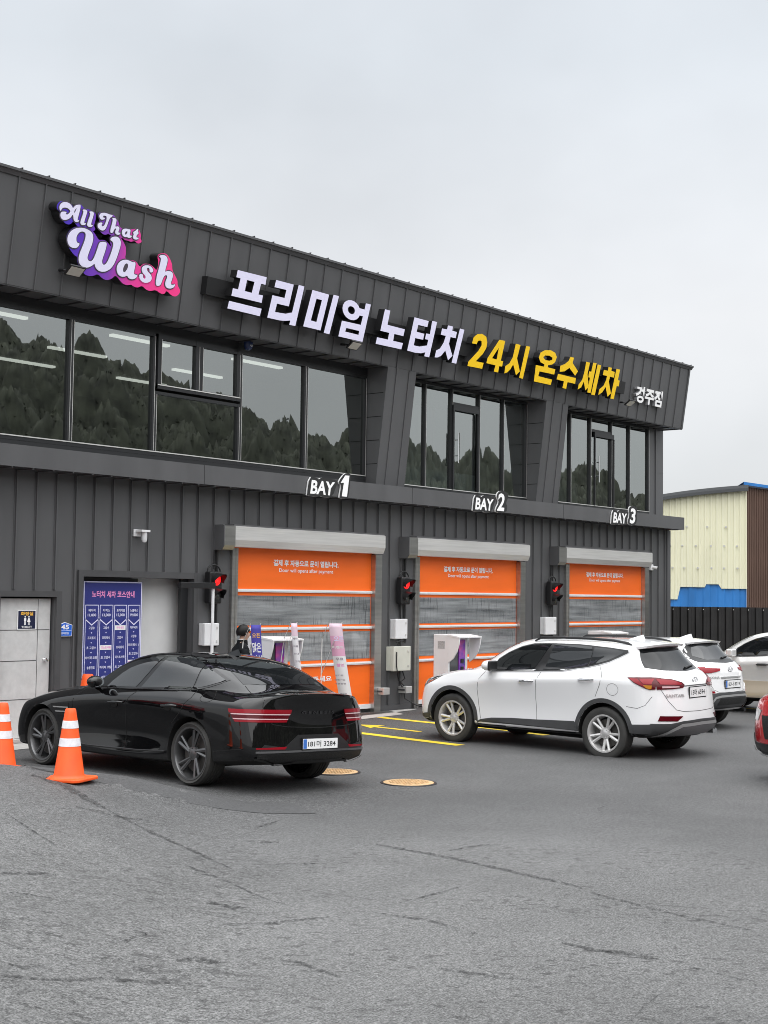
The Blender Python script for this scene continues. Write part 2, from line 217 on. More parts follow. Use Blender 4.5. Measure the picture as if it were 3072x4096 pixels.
LOGO_B=[[[(13.026,.739),(13.006,.822),(13.047,.918),(13.133,.989),(13.252,1.025),(13.377,1.031),(13.466,1.005),(13.529,.963),(13.605,.889),(13.666,.91),(13.738,.914),(13.867,.829),(13.792,.938),(13.811,.998),(13.894,1.032),(13.998,1.02),(14.083,.952),(14.135,.882),(14.143,.804),(14.137,.717),(14.238,.72),(14.358,.725),(14.447,.644),(14.497,.712),(14.616,.734),(14.713,.706),(14.792,.651),(14.807,.794),(14.762,.879),(14.801,.927),(14.922,.957),(15.008,.915),(15.088,.812),(15.103,.72),(15.198,.631),(15.241,.58),(15.246,.516),(15.316,.451),(15.316,.403),(15.247,.332),(15.151,.333),(15.029,.4),(15.008,.332),(14.914,.327),(14.814,.368),(14.712,.327),(14.618,.334),(14.531,.385),(14.451,.333),(14.359,.34),(14.318,.362),(14.24,.333),(14.133,.346),(13.999,.452),(13.937,.379),(13.841,.336),(13.752,.351),(13.658,.404),(13.58,.353),(13.469,.338),(13.38,.366),(13.255,.498),(13.25,.58),(13.193,.585),(13.1,.655)]],[[(12.793,1.171),(12.776,1.216),(12.808,1.281),(12.875,1.312),(12.956,1.326),(13.032,1.306),(13.069,1.265),(13.104,1.314),(13.194,1.342),(13.26,1.29),(13.319,1.29),(13.404,1.292),(13.471,1.277),(13.506,1.226),(13.493,1.13),(13.48,1.076),(13.524,1.035),(13.487,.998),(13.415,1.012),(13.255,1.012),(13.181,1.009),(13.103,1.072),(13.065,1.014),(13.015,.999),(12.952,1.007),(12.881,1.066),(12.843,1.116),(12.848,1.15)]],[[(13.546,1.209),(13.528,1.256),(13.564,1.302),(13.638,1.322),(13.749,1.312),(13.813,1.322),(13.887,1.274),(13.941,1.216),(13.953,1.176),(14.008,1.145),(14.082,1.173),(14.196,1.171),(14.314,1.217),(14.367,1.176),(14.397,1.112),(14.388,1.076),(14.419,1.047),(14.415,1.02),(14.351,.985),(14.276,1.022),(14.214,.986),(14.155,.998),(14.089,.989),(14.045,1.018),(14.009,.998),(13.796,1.006),(13.771,1.027),(13.721,.993),(13.655,.994),(13.595,1.033),(13.535,1.071),(13.547,1.133),(13.586,1.162)]]]
STAINS=[(14,[(4.74,-10.75),(4.89,-10.83),(5.1,-10.91),(5.28,-10.92),(5.45,-11.04),(5.63,-11.14),(5.75,-11.28)]),(9,[(5.07,-10.3),(5.18,-10.39),(5.32,-10.42)]),(10,[(6.08,-8.93),(6.25,-8.95),(6.44,-8.95),(6.55,-9.03)]),(9,[(5.81,-9.36),(5.98,-9.43),(6.12,-9.59)]),(14,[(5.88,-10.39),(6.06,-10.32),(6.26,-10.31)]),(20,[(5.96,-10.79),(6.08,-10.84),(6.14,-10.95),(6.08,-11.08)]),(10,[(6.44,-11.18),(6.48,-11.29),(6.42,-11.54),(6.37,-11.79)]),(26,[(8.9,-5.57),(8.9,-5.98),(8.76,-6.52),(8.63,-7.06)]),(8,[(8.33,-6.96),(8.52,-7.25),(8.88,-7.43)]),(12,[(8.63,-7.02),(8.49,-7.72),(8.4,-8.4),(8.19,-9.1)]),(9,[(7.92,-8.8),(7.85,-9.32),(7.61,-10.01),(7.58,-10.26)]),(7,[(7.39,-7.15),(7.23,-7.71),(7.07,-8.33)]),(16,[(7.21,-9.78),(7.24,-9.98),(7.41,-10.09)]),(9,[(6.84,-10.3),(7.12,-10.47),(7.53,-10.68)]),(6,[(8.56,-9.05),(8.77,-9.18),(8.95,-9.37)]),(7,[(9.88,-7.72),(10.39,-7.57)]),(7,[(9.22,-8.18),(9.48,-8.46)]),(8,[(4.88,-10.55),(4.93,-10.66),(5.09,-10.68)]),(12,[(5.51,-9.88),(5.57,-9.9)]),(8,[(9.16,-4.75),(9.2,-5.29),(9.39,-5.62)]),(6,[(10.38,-5.44),(10.37,-6.02),(10.65,-6.27)]),(9,[(6.17,-10.28),(6.04,-10.52)]),(12,[(9.93,-9.1),(9.89,-9.65),(9.81,-10.2),(9.69,-10.75),(9.58,-11.32),(9.47,-11.53)]),(8,[(9.43,-11.55),(9.21,-12.26),(9.12,-12.75),(9.05,-13.14)]),(6,[(8.16,-10.74),(8.59,-10.74),(9.0,-10.74)]),(9,[(7.81,-10.81),(7.88,-11.16),(7.8,-11.58)]),(16,[(7.95,-12.23),(7.92,-12.44),(7.97,-12.66),(7.98,-12.98)]),(9,[(7.94,-13.14),(7.89,-13.41),(7.89,-13.64)]),(12,[(6.72,-13.4),(6.99,-13.32),(7.28,-13.27),(7.45,-13.28)]),(7,[(10.07,-9.77),(10.49,-9.8),(10.73,-9.97)]),(9,[(6.92,-12.03),(6.97,-12.24),(7.01,-12.44),(7.07,-12.63)]),(2.5,[(12.38,-9.89),(12.91,-9.68),(13.16,-9.47),(13.61,-9.41)]),(10,[(7.77,-11.65),(7.81,-11.74)]),(8,[(7.93,-12.53),(7.93,-12.7)])]
def asphalt():
    m = bpy.data.materials.new('asphalt'); m.use_nodes = True; nt = m.node_tree; b = nt.nodes['Principled BSDF']; N = nt.nodes.new; L = nt.links.new
    geo = N('ShaderNodeNewGeometry')
    def mapping(rot, scale, loc=(0, 0, 0)):
        q = N('ShaderNodeMapping'); q.inputs['Rotation'].default_value = (0, 0, rot); L(geo.outputs['Position'], q.inputs[0]); q2 = N('ShaderNodeMapping'); q2.inputs['Scale'].default_value = scale; L(q.outputs[0], q2.inputs[0]); return q2.outputs[0]
    def noise(vec, scale, det=4, rough=.55):
        n = N('ShaderNodeTexNoise'); n.inputs['Scale'].default_value = scale; n.inputs['Detail'].default_value = det; n.inputs['Roughness'].default_value = rough; L(vec, n.inputs[0]); return n.outputs[0]
    def rng_(s, a, b_, c, d, smooth=False):
        r = N('ShaderNodeMapRange'); r.inputs[1].default_value = a; r.inputs[2].default_value = b_; r.inputs[3].default_value = c; r.inputs[4].default_value = d
        if smooth: r.interpolation_type = 'SMOOTHSTEP'
        L(s, r.inputs[0]); return r.outputs[0]
    def mth(op, a, c):
        q = N('ShaderNodeMath'); q.operation = op
        for i, s in enumerate((a, c)):
            if isinstance(s, (int, float)): q.inputs[i].default_value = s
            else: L(s, q.inputs[i])
        return q.outputs[0]
    def mixc(f, a, c, mode='MIX'):
        q = N('ShaderNodeMix'); q.data_type = 'RGBA'; q.blend_type = mode
        for i, s in ((0, f), (6, a), (7, c)):
            if isinstance(s, (int, float)): q.inputs[i].default_value = s
            elif isinstance(s, tuple): q.inputs[i].default_value = (*s, 1)
            else: L(s, q.inputs[i])
        return q.outputs[2]
    plain = mapping(0, (1, 1, 1))
    # newer lot darker than the road; view-angle lightening near the camera painted in too
    sep = N('ShaderNodeSeparateXYZ'); L(geo.outputs['Position'], sep.inputs[0])
    d = mth('ADD', mth('MULTIPLY', sep.outputs[0], .76), mth('MULTIPLY', mth('ADD', sep.outputs[1], 17.08), .65))
    d = mth('ADD', d, rng_(noise(plain, .45, 5), 0, 1, -1.6, 1.6))
    lot = rng_(d, 9.6, 15.6, 0, 1, True)
    base = mixc(lot, (.112, .112, .111), (.078, .078, .0785))
    blot = noise(plain, .35, 5, .6); base = mixc(1, base, rng_(blot, .3, .7, .80, 1.2), 'MULTIPLY')
    blot2 = noise(plain, 2.2, 5, .6); base = mixc(1, base, rng_(blot2, .3, .7, .92, 1.08), 'MULTIPLY')
    # damp and oil streaks dragged across the apron
    ang = math.atan2(.78, .62)
    s1 = noise(mapping(ang + .08, (.5, 1.0, 1)), .9, 6, .65); s2 = noise(mapping(ang + .25, (.5, 2.6, 1)), 2.6, 8, .72); s3 = noise(mapping(ang - .02, (1.0, 1.5, 1)), 9.0, 6, .66)
    old = mth('SUBTRACT', 1.0, mth('MULTIPLY', lot, .93))
    st = mth('ADD', mth('MULTIPLY', rng_(s1, .46, .60, 0, 1, True), rng_(s3, .555, .59, 0, .8, True)), mth('MULTIPLY', rng_(s1, .40, .6, 0.1, .9, True), rng_(s2, .60, .63, 0, .7, True)))
    st = mth('ADD', st, rng_(s3, .60, .63, 0, .55, True)); st = mth('MINIMUM', mth('MULTIPLY', st, old), .62)
    base = mixc(st, base, (.030, .0295, .0295))
    # pale tyre scuffs
    w = noise(mapping(.3, (.12, 3.2, 1)), .9, 4, .6); base = mixc(rng_(w, .66, .74, 0, .22, True), base, (.15, .15, .147))
    fine = noise(plain, 75, 3, .7); base = mixc(1, base, rng_(fine, .34, .66, .30, 1.75), 'MULTIPLY')
    v = N('ShaderNodeTexVoronoi'); v.inputs['Scale'].default_value = 55; L(plain, v.inputs[0]); base = mixc(rng_(v.outputs[0], .0, .22, .30, 0), base, (.19, .19, .185))
    mid = noise(plain, 26, 5, .7); base = mixc(1, base, rng_(mid, .34, .66, .62, 1.4), 'MULTIPLY')
    L(base, b.inputs['Base Color']); b.inputs['Roughness'].default_value = .82; b.inputs['Specular IOR Level'].default_value = .35
    bp = N('ShaderNodeBump'); bp.inputs['Strength'].default_value = .25; bp.inputs['Distance'].default_value = .004; L(fine, bp.inputs['Height']); L(bp.outputs[0], b.inputs['Normal'])
    return m
def vinyl():
    m = bpy.data.materials.new('streaky_clear_vinyl'); m.use_nodes = True; nt = m.node_tree; b = nt.nodes['Principled BSDF']; N = nt.nodes.new; L = nt.links.new
    g = N('ShaderNodeNewGeometry')
    def nz(sc_, s, d, r):
        q = N('ShaderNodeMapping'); q.inputs['Scale'].default_value = sc_; L(g.outputs['Position'], q.inputs[0]); n = N('ShaderNodeTexNoise'); n.inputs['Scale'].default_value = s; n.inputs['Detail'].default_value = d; n.inputs['Roughness'].default_value = r; L(q.outputs[0], n.inputs[0]); return n.outputs[0]
    def rg(s, a, b_, c, d):
        r = N('ShaderNodeMapRange'); r.inputs[1].default_value = a; r.inputs[2].default_value = b_; r.inputs[3].default_value = c; r.inputs[4].default_value = d; L(s, r.inputs[0]); return r.outputs[0]
    def mix(f, a, c, mode='MIX'):
        q = N('ShaderNodeMix'); q.data_type = 'RGBA'; q.blend_type = mode
        for i, s in ((0, f), (6, a), (7, c)):
            if isinstance(s, (int, float)): q.inputs[i].default_value = s
            elif isinstance(s, tuple): q.inputs[i].default_value = (*s, 1)
            else: L(s, q.inputs[i])
        return q.outputs[2]
    hor = nz((.28, 1, 5), 1.5, 6, .62); ver = nz((9, 1, .7), 3.2, 5, .65); fog = nz((.8, 1, 1.2), 1.1, 4, .5); drops = nz((30, 1, 9), 3, 3, .6)
    c = mix(rg(hor, .35, .65, 0, 1), (.095, .102, .11), (.34, .355, .365))
    c = mix(rg(fog, .5, .68, 0, .5), c, (.30, .315, .325)); clus = nz((1.1, 1, 1.6), .9, 3, .5); c2 = mix(rg(ver, .54, .62, 0, .62), c, (.03, .032, .035)); c = mix(rg(clus, .40, .60, 0, 1), c, c2); c = mix(rg(drops, .60, .66, 0, .35), c, (.42, .43, .43))
    L(c, b.inputs['Base Color']); b.inputs['Roughness'].default_value = .12; b.inputs['Coat Weight'].default_value = .5
    return m
def corrugated(name, c, rough=.5, stain=.15):
    return P(name, c, rough, var=stain, vscale=1.2, stretch=(1, 1, .35))
M['asphalt'] = asphalt(); M['vinyl'] = vinyl()
# ================================================================== ground
LIP = [(6.0, -1.2), (9.1, -4.78), (9.63, -5.73), (10.2, -6.32), (10.62, -6.6), (11.0, -7.0), (13.5, -9.8)]
def sstep(a, b, x):
    t = np.clip((x - a) / (b - a), 0, 1); return t * t * (3 - 2 * t)
def ground_z(X, Y):
    X = np.asarray(X, float); Y = np.asarray(Y, float)
    best = np.full(X.shape, 1e9); sgn = np.zeros(X.shape)
    for (ax, ay), (bx, by) in zip(LIP[:-1], LIP[1:]):
        dx, dy = bx - ax, by - ay; l2 = dx * dx + dy * dy; t = np.clip(((X - ax) * dx + (Y - ay) * dy) / l2, 0, 1)
        d = np.hypot(X - ax - t * dx, Y - ay - t * dy); cr = (X - ax) * (-dy) + (Y - ay) * dx  # + on the lot side
        k = d < best; best = np.where(k, d, best); sgn = np.where(k, np.sign(cr), sgn)
    s = best * sgn
    t = ((X - 9.3) * .65 + (Y + 5) * -.76) / 2.7
    zf = .42 * (1 - sstep(-.1, 1.0, t)) * sstep(-40, -14, Y * 1.0 - X * .0)
    mound = zf * (1 - sstep(.0, .80, s)) + (.085 + .025 * np.sin(X * 5.1 + Y * 3.7)) * np.exp(-(s / .4) ** 2) * sstep(.02, .12, zf) * sstep(9.3, 9.9, X)
    # gentle falls under the two near cars
    def plane(cx, cy, z0, gx, gy, rad): return np.exp(-(((X - cx) / rad) ** 2 + ((Y - cy) / rad) ** 2) ** 2), z0 + gx * (X - cx) + gy * (Y - cy)
    w1, p1 = plane(12.22, -4.06, .0175, -.0369, -.0115, 2.6); w2, p2 = plane(18.55, -5.71, -.0194, .012, .0142, 2.9)
    z = (w1 * p1 + w2 * p2) / np.maximum(w1 + w2, 1) * 1.0
    return np.maximum(z, mound) if True else z
xs = np.concatenate([np.linspace(-160, -10, 16), np.arange(-8, 3, 1.), np.arange(3, 34, .17), np.arange(34, 60, 2.), np.linspace(62, 300, 16)])
ys = np.concatenate([np.linspace(-160, -20, 18), np.arange(-18.5, -12, .5), np.arange(-12, .6, .17), np.arange(1, 40, 3.), np.linspace(42, 300, 12)])
gx, gy = np.meshgrid(xs, ys); gz = ground_z(gx, gy)
nx, ny = len(xs), len(ys)
me = bpy.data.meshes.new('ground'); me.from_pydata(list(zip(gx.ravel(), gy.ravel(), gz.ravel())), [], [(j * nx + i, j * nx + i + 1, (j + 1) * nx + i + 1, (j + 1) * nx + i) for j in range(ny - 1) for i in range(nx - 1)])
me.materials.append(M['asphalt']); me.polygons.foreach_set('use_smooth', [True] * len(me.polygons))
tag(link('ground', me), kind='structure')
def gzs(x, y): return float(ground_z(np.array([x]), np.array([y]))[0])
def sheet(name, poly, mat, dz=.004, step=.3, label=None, cat=None, kind=None, group=None):
    """thin sheet that follows the ground"""
    bm = bmesh.new(); f = bm.faces.new([bm.verts.new((x, y, 0)) for x, y in poly])
    X = [p[0] for p in poly]; Y = [p[1] for p in poly]
    for ax, lo, hi in ((0, min(X), max(X)), (1, min(Y), max(Y))):
        c = lo + step
        while c < hi:
            no = (1, 0, 0) if ax == 0 else (0, 1, 0); bmesh.ops.bisect_plane(bm, geom=bm.verts[:] + bm.edges[:] + bm.faces[:], plane_co=(c, 0, 0) if ax == 0 else (0, c, 0), plane_no=no); c += step
    for v in bm.verts: v.co.z = gzs(v.co.x, v.co.y) + dz
    bmesh.ops.recalc_face_normals(bm, faces=bm.faces)
    for f in bm.faces:
        if f.normal.z < 0: f.normal_flip()
    me = bpy.data.meshes.new(name); bm.to_mesh(me); bm.free(); me.materials.append(mat)
    return tag(link(name, me), label, cat, group, kind)
def stain_mat():
    m = bpy.data.materials.new('dark_tar_stain'); m.use_nodes = True; nt = m.node_tree; b = nt.nodes['Principled BSDF']; b.inputs['Base Color'].default_value = (.030, .0295, .0295, 1); b.inputs['Roughness'].default_value = .8
    g = nt.nodes.new('ShaderNodeNewGeometry'); n = nt.nodes.new('ShaderNodeTexNoise'); n.inputs['Scale'].default_value = 22; n.inputs['Detail'].default_value = 6; n.inputs['Roughness'].default_value = .75; nt.links.new(g.outputs['Position'], n.inputs[0])
    r = nt.nodes.new('ShaderNodeMapRange'); r.inputs[1].default_value = .44; r.inputs[2].default_value = .58; r.inputs[3].default_value = .0; r.inputs[4].default_value = .72; nt.links.new(n.outputs[0], r.inputs[0]); nt.links.new(r.outputs[0], b.inputs['Alpha']); return m
M['stain'] = stain_mat()
for w, pts in STAINS:
    up = []; dn = []; pr = random.Random(int(w * 100 + len(pts)))
    q = []
    for (ax, ay), (bx, by) in zip(pts[:-1], pts[1:]):
        n = max(2, int(math.hypot(bx - ax, by - ay) / .07)); q += [(ax + (bx - ax) * k / n, ay + (by - ay) * k / n) for k in range(n)]
    for i, (x, y) in enumerate(q):
        dv = math.hypot(x - CAMP.x, y - CAMP.y); tp = math.sin(math.pi * min(1, (i + .5) / len(q))) ** .4
        hw = w * .5 / 5700 * dv * dv / 2.2 * tp; dx, dy = (x - CAMP.x) / dv, (y - CAMP.y) / dv
        a_, b_ = hw * pr.uniform(.25, 1.25), hw * pr.uniform(.25, 1.25); up.append((x + dx * a_, y + dy * a_)); dn.append((x - dx * b_, y - dy * b_))
    vs = []; 
    for a_, b_ in zip(up, dn): vs += [(a_[0], a_[1], gzs(*a_) + .006), (b_[0], b_[1], gzs(*b_) + .006)]
    me = bpy.data.meshes.new('tar_stain'); me.from_pydata(vs, [], [(2 * k, 2 * k + 1, 2 * k + 3, 2 * k + 2) for k in range(len(q) - 1)]); me.materials.append(M['stain'])
    tag(link('ground_stain', me), kind='structure')
def bar(a, b, w):
    d = Vector((b[0] - a[0], b[1] - a[1])).normalized(); n = Vector((-d.y, d.x)) * w / 2
    return [(a[0] + n.x, a[1] + n.y), (b[0] + n.x, b[1] + n.y), (b[0] - n.x, b[1] - n.y), (a[0] - n.x, a[1] - n.y)]
for a, b, w in [((20.25, -.72), (19.55, -4.85), .20), ((17.72, -2.2), (17.32, -4.75), .20), ((27.75, -.8), (27.35, -5.1), .15), ((25.6, -.8), (25.2, -5.1), .15), ((30.1, -.8), (29.8, -4.4), .15), ((31.6, -.8), (31.3, -5.1), .15)]:
    sheet('lane_line', bar(a, b, w), M['yellow'], kind='structure')
sheet('lane_arrow', [(18.43, -3.12), (18.62, -2.05), (18.45, -2.12), (18.82, -1.55), (18.98, -2.0), (18.74, -2.03), (18.55, -3.12)], M['yellow'], kind='structure')
sheet('apron_slab', [(19.55, -.95), (20.2, -.5), (21.3, -.42), (21.05, -.8), (20.4, -.88)], M['conc'], .006, kind='structure')
sheet('apron_slab', [(21.3, -.40), (21.45, -.13), (22.1, -.11), (22.05, -.34)], M['conc'], .006, kind='structure')
sheet('apron_slab', [(11.6, -.75), (11.7, -.1), (14.2, -.1), (14.2, -.7)], M['conc'], .006, kind='structure')
for x0, x1 in ((17.3, 21.1), (22.4, 26.15), (28.1, 31.8)):
    sheet('drain_channel', [(x0, -.32), (x1, -.32), (x1, -.02), (x0, -.02)], M['grate'], .005, kind='structure')
lp = LIP[1:6]
sheet('ridge_patch', [(9.35, -4.75), (9.9, -5.68), (10.45, -6.25), (10.85, -6.5), (11.2, -6.95), (10.9, -7.55), (10.35, -7.0), (9.95, -6.75), (9.55, -6.2), (9.2, -5.3)], P('fresh_asphalt', (.060, .060, .061), .85, var=.35, vscale=45, bump=.6, bscale=70), .004, .2, kind='structure')
def manhole(x, y, r, label):
    t = thing('manhole_cover', label, 'manhole cover', (x, y, gzs(x, y)), group='round manhole covers in the lot')
    mb = MB(); mb.lathe([(r, .0), (r, .012), (r - .02, .016), (0.0, .016)], n=48)
    for i in range(-8, 9):
        for j in range(-8, 9):
            u, v = i * .05, j * .05
            if math.hypot(u, v) < r - .05: mb.box(u - .015, u + .015, v - .015, v + .015, .016, .021)
    mb.obj('cover', M['manhole'], t)
    MB().lathe([(r + .035, 0.001), (r + .03, .010), (r + .003, .012), (r + .003, 0.001)], n=48).obj('rim', M['black'], t)
manhole(13.41, -6.79, .30, 'tan round manhole cover in the open asphalt between the two cars')
manhole(13.58, -5.5, .29, 'tan round manhole cover partly hidden by the black sedan rear wheel')
# ================================================================== main building
BX0, BX1 = 10.6, 33.13
bld = thing('wash_building', 'two storey charcoal metal clad building with three orange shutter doors', 'building', (22, 0, 0))
BO = Vector((22, 0, 0))
def bobj(mb, name, mat, parent=None, **k):
    mb.v = [(x - 22, y, z) for x, y, z in mb.v]; o = mb.obj(name, mat, parent or bld); return o
# lower wall with its openings
mb = MB(); T = .22
OPEN = [(12.57, 13.56, 2.12), (14.06, 16.36, 2.43), (17.30, 21.11, 3.0), (22.41, 26.13, 3.02), (28.08, 31.76, 3.03)]
x = BX0
for a, b, h in OPEN:
    mb.box(x, a, 0, T, -.05, 4.30); mb.box(a, b, 0, T, h, 4.30); x = b
mb.box(x, BX1, 0, T, -.05, 4.30)
# standing seams
seams = [12.807 + .3647 * k for k in range(-6, 56)]
for s in seams:
    if not BX0 + .05 < s < BX1 - .05: continue
    z0 = .1
    for a, b, h in OPEN:
        if a - .13 < s < b + .13: z0 = h + (.10 if h < 2.6 else .38)
    mb.box(s - .011, s + .011, -.034, -.0015, z0, 3.95); mb.box(s - .03, s + .03, -.007, -.0015, z0, 3.95)
mb.box(BX0, 12.45, -.02, -.0015, -.02, .10); mb.box(13.66, 13.98, -.02, -.0015, -.02, .10); mb.box(16.46, 17.2, -.02, -.0015, -.02, .10); mb.box(21.3, 22.28, -.02, -.0015, -.02, .10); mb.box(26.33, 27.97, -.02, -.0015, -.02, .10); mb.box(31.9, BX1, -.02, -.0015, -.02, .10)
mb.box(BX1 - .16, BX1 + .015, -.03, -.0015, -.02, 3.95)
bobj(mb, 'lower_wall', M['clad'])
# end walls and rear (ribbed in one piece each)
mb = MB(); mb.box(BX1 - .2, BX1, T + .001, 13, -.05, 7.895); mb.box(BX0, BX0 + .2, T + .001, 13, -.05, 7.895); mb.box(BX0 + .2, BX1 - .2, 12.8, 13, -.05, 7.895)
bobj(mb, 'outer_wall', M['clad'])
mb = MB(); mb.box(BX0, BX1, .21, 13, 7.9, 8.0); bobj(mb, 'roof', M['clad2'])
# ledge
mb = MB(); mb.box(BX0, 33.17, -.40, .15, 3.965, 4.278)
for s in seams:
    if BX0 < s < BX1: mb.box(s - .012, s + .012, -.39, -.04, 3.945, 3.9645)
bobj(mb, 'ledge', M['clad'])
for x in (16.2, 21.75, 27.3): mb = MB(); mb.box(x - .003, x + .003, -.4025, -.4005, 3.966, 4.277); bobj(mb, 'ledge_joint', M['cavity'])
# fascia leaning outwards
FP0 = Vector((0, -.37, 6.55)); FV = Vector((0, -.14586, .98931)); FN = Vector((0, -.98931, -.14586))
def fas(u, v, d=0): q = FP0 + FV * v + FN * d; return (u, q.y, q.z)
mb = MB(); prof = [(-.37, 6.55), (-.60, 8.11), (.20, 8.11), (.20, 6.55)]
mb.prism(prof, lambda a, b, d: (d, a, b), BX0, 33.14)
fseams = [12.267 + .4722 * k for k in range(-4, 46)]
for s in fseams:
    if BX0 + .05 < s < 33.1: mb.add([fas(s + e, v, d) for v in (.0, 1.53) for e, d in ((-.009, .0015), (-.009, .022), (.009, .022), (.009, .0015))], [(0, 1, 5, 4), (1, 2, 6, 5), (2, 3, 7, 6), (0, 3, 2, 1), (4, 5, 6, 7)])
bobj(mb, 'fascia', M['clad'])
mb = MB()
for s in fseams:
    if BX0 < s < BX1: mb.box(s - .012, s + .012, -.35, .17, 6.528, 6.5485)
mb.box(BX0, 33.13, -.365, -.33, 6.53, 6.5485)
bobj(mb, 'soffit_rib', M['clad2'])
mb = MB(); mb.box(BX0 - .02, 33.17, -.67, .23, 8.113, 8.15); mb.add([fas(BX0 - .02, 1.52, .02), fas(33.17, 1.52, .02), fas(33.17, 1.6, .05), fas(BX0 - .02, 1.6, .05)], [(0, 1, 2, 3)])
for s in fseams:
    if BX0 < s < BX1: mb.add([(s - .012, -.66, 8.151), (s + .012, -.66, 8.151), (s + .012, -.3, 8.151), (s - .012, -.3, 8.151), (s - .012, -.675, 8.172), (s + .012, -.675, 8.172)], [(0, 1, 2, 3), (0, 4, 5, 1), (4, 3, 2, 5), (0, 3, 4), (1, 5, 2)])
bobj(mb, 'parapet_cap', M['trim'])
# raked piers between the upper windows
for a, b in ((20.99, 21.876), (26.62, 27.54)):
    mb = MB(); mb.prism([(-.1, 4.28), (-.37, 6.545), (.30, 6.545), (.30, 4.28)], lambda p, q, d: (d, p, q), a, b)
    for f in (.30, .74):
        x = a + (b - a) * f; mb.add([(x + e, y - dd, z) for y, z in ((-.1, 4.29), (-.368, 6.54)) for e, dd in ((-.009, .0), (-.009, .02), (.009, .02), (.009, .0))], [(0, 1, 5, 4), (1, 2, 6, 5), (2, 3, 7, 6)])
    p = bobj(mb, 'pier', M['clad'])
    for z in (4.7, 5.15, 5.6, 6.05): mb = MB(); mb.box(a - .0035, a - .0015, -.09 - (z - 4.28) * .1, .155, z - .006, z + .006); bobj(mb, 'pier_joint', M['cavity'], p)
mb = MB(); mb.box(32.30, BX1, .18, .30, 4.28, 6.545)
for s in (32.33, 32.70): mb.box(s - .010, s + .010, .155, .179, 4.28, 6.545)
mb.box(32.70, BX1, .176, .1785, 5.42, 5.432)
bobj(mb, 'corner_wall', M['clad'])
# windows of the upper floor
def window(x0, x1, z0, z1, mull, y=.18, fw=.05, glass='win', trans=(), sill=.03):
    mb = MB(); d0, d1 = y - .045, y + .05
    mb.box(x0, x1, d0, d1, z1 - fw, z1); mb.box(x0, x1, d0, d1, z0, z0 + sill + .03)
    xs_ = [x0 + fw / 2] + list(mull) + [x1 - fw / 2]
    for q in xs_: mb.box(q - fw / 2, q + fw / 2, d0 - .002, d1 - .003, z0 + .001, z1 - .001)
    for a, b, z in trans: mb.box(a, b, d0 + .002, d1 - .004, z - .03, z + .03)
    f = bobj(mb, 'window', M['frame']); g = MB()
    g.add([(x0 + .01, y, z0 + .02), (x1 - .01, y, z0 + .02), (x1 - .01, y, z1 - .02), (x0 + .01, y, z1 - .02)], [(0, 1, 2, 3)]); bobj(g, 'pane', M[glass], f)
    s = MB(); s.box(x0, x1, d0 - .012, d0 - .003, z0 + .055, z0 + .072)
    for q in xs_: s.box(q + fw / 2 - .012, q + fw / 2 - .004, d0 - .008, d0 - .003, z0 + .08, z1 - fw)
    bobj(s, 'glazing_bead', M['steel'], f); return f
def win_piece(x0, x1, z0, z1, **k): return window(x0, x1, z0, z1, (), **k)
mb = MB(); mb.box(BX0, 20.985, .14, .24, 4.28, 4.41); mb.box(BX0, 20.985, .13, .25, 6.395, 6.55); bobj(mb, 'window_surround', M['frame'])
win_piece(BX0, 12.42, 4.41, 6.395); win_piece(12.42, 13.86, 4.41, 6.395); win_piece(13.86, 15.57, 4.41, 6.395); win_piece(15.57, 17.53, 4.41, 5.46)
for a, b in ((15.60, 16.53), (16.53, 17.50)):
    window(a, b, 5.50, 6.395, (), fw=.085, y=.15, sill=.05)
win_piece(17.53, 19.24, 4.41, 6.395); win_piece(19.24, 20.97, 4.41, 6.395)
window(21.88, 26.615, 4.33, 6.53, (22.86, 23.77, 24.76, 25.68), glass='win2', trans=((23.79, 24.74, 6.19),))
window(27.545, 32.295, 4.33, 6.53, (28.48, 29.39, 30.38, 31.28), glass='win2', trans=((29.41, 30.36, 6.19),))
for x in (23.87, 29.62):
    mb = MB(); mb.tube([(x, .03, 4.95), (x, .03, 5.58)], .018); mb.tube([(x, .03, 5.1), (x, .14, 5.1)], .012); mb.tube([(x, .03, 5.43), (x, .14, 5.43)], .012); bobj(mb, 'pull_handle', M['chrome'])
    mb = MB(); mb.box(x - .09, x + .83, .10, .14, 6.05, 6.16); mb.box(x + .81, x + .85, .10, .14, 4.40, 6.05); mb.box(x - .09, x - .05, .10, .14, 4.40, 6.05); bobj(mb, 'door_stile', M['frame'])
# rooms behind the glass
mb = MB(); mb.box(BX0 + .21, BX1 - .21, .26, 12.7, 4.20, 4.29); bobj(mb, 'upper_floor', M['int'])
mb = MB(); mb.box(BX0 + .21, BX1 - .21, .26, 12.7, 6.56, 6.62); bobj(mb, 'ceiling', M['int'])
mb = MB(); mb.box(BX0 + .21, 21.3, 8.0, 8.1, 4.29, 6.56); mb.box(21.35, 21.45, .32, 8, 4.29, 6.56); bobj(mb, 'partition', M['int'])
mb = MB(); mb.box(21.46, BX1 - .21, 2.6, 2.7, 4.29, 6.56); mb.box(21.46, 27.0, 1.5, 2.59, 4.29, 4.95); mb.box(27.05, 27.12, .32, 2.59, 4.29, 6.56)
for k in range(12): mb.box(21.9 + k * .9, 21.93 + k * .9, 2.57, 2.599, 4.96, 6.55)
bobj(mb, 'inner_wall', M['int2'])
for x, y in ((12.7, 1.45), (15.75, 1.45), (18.67, 1.45), (12.9, 3.3), (15.9, 3.3), (18.9, 3.3), (13.2, 5.05), (16.1, 5.05), (19.0, 5.05)):
    mb = MB(); mb.box(x, x + 1.3, y - .05, y + .05, 6.515, 6.555); bobj(mb, 'ceiling_lamp', M['lamp'])
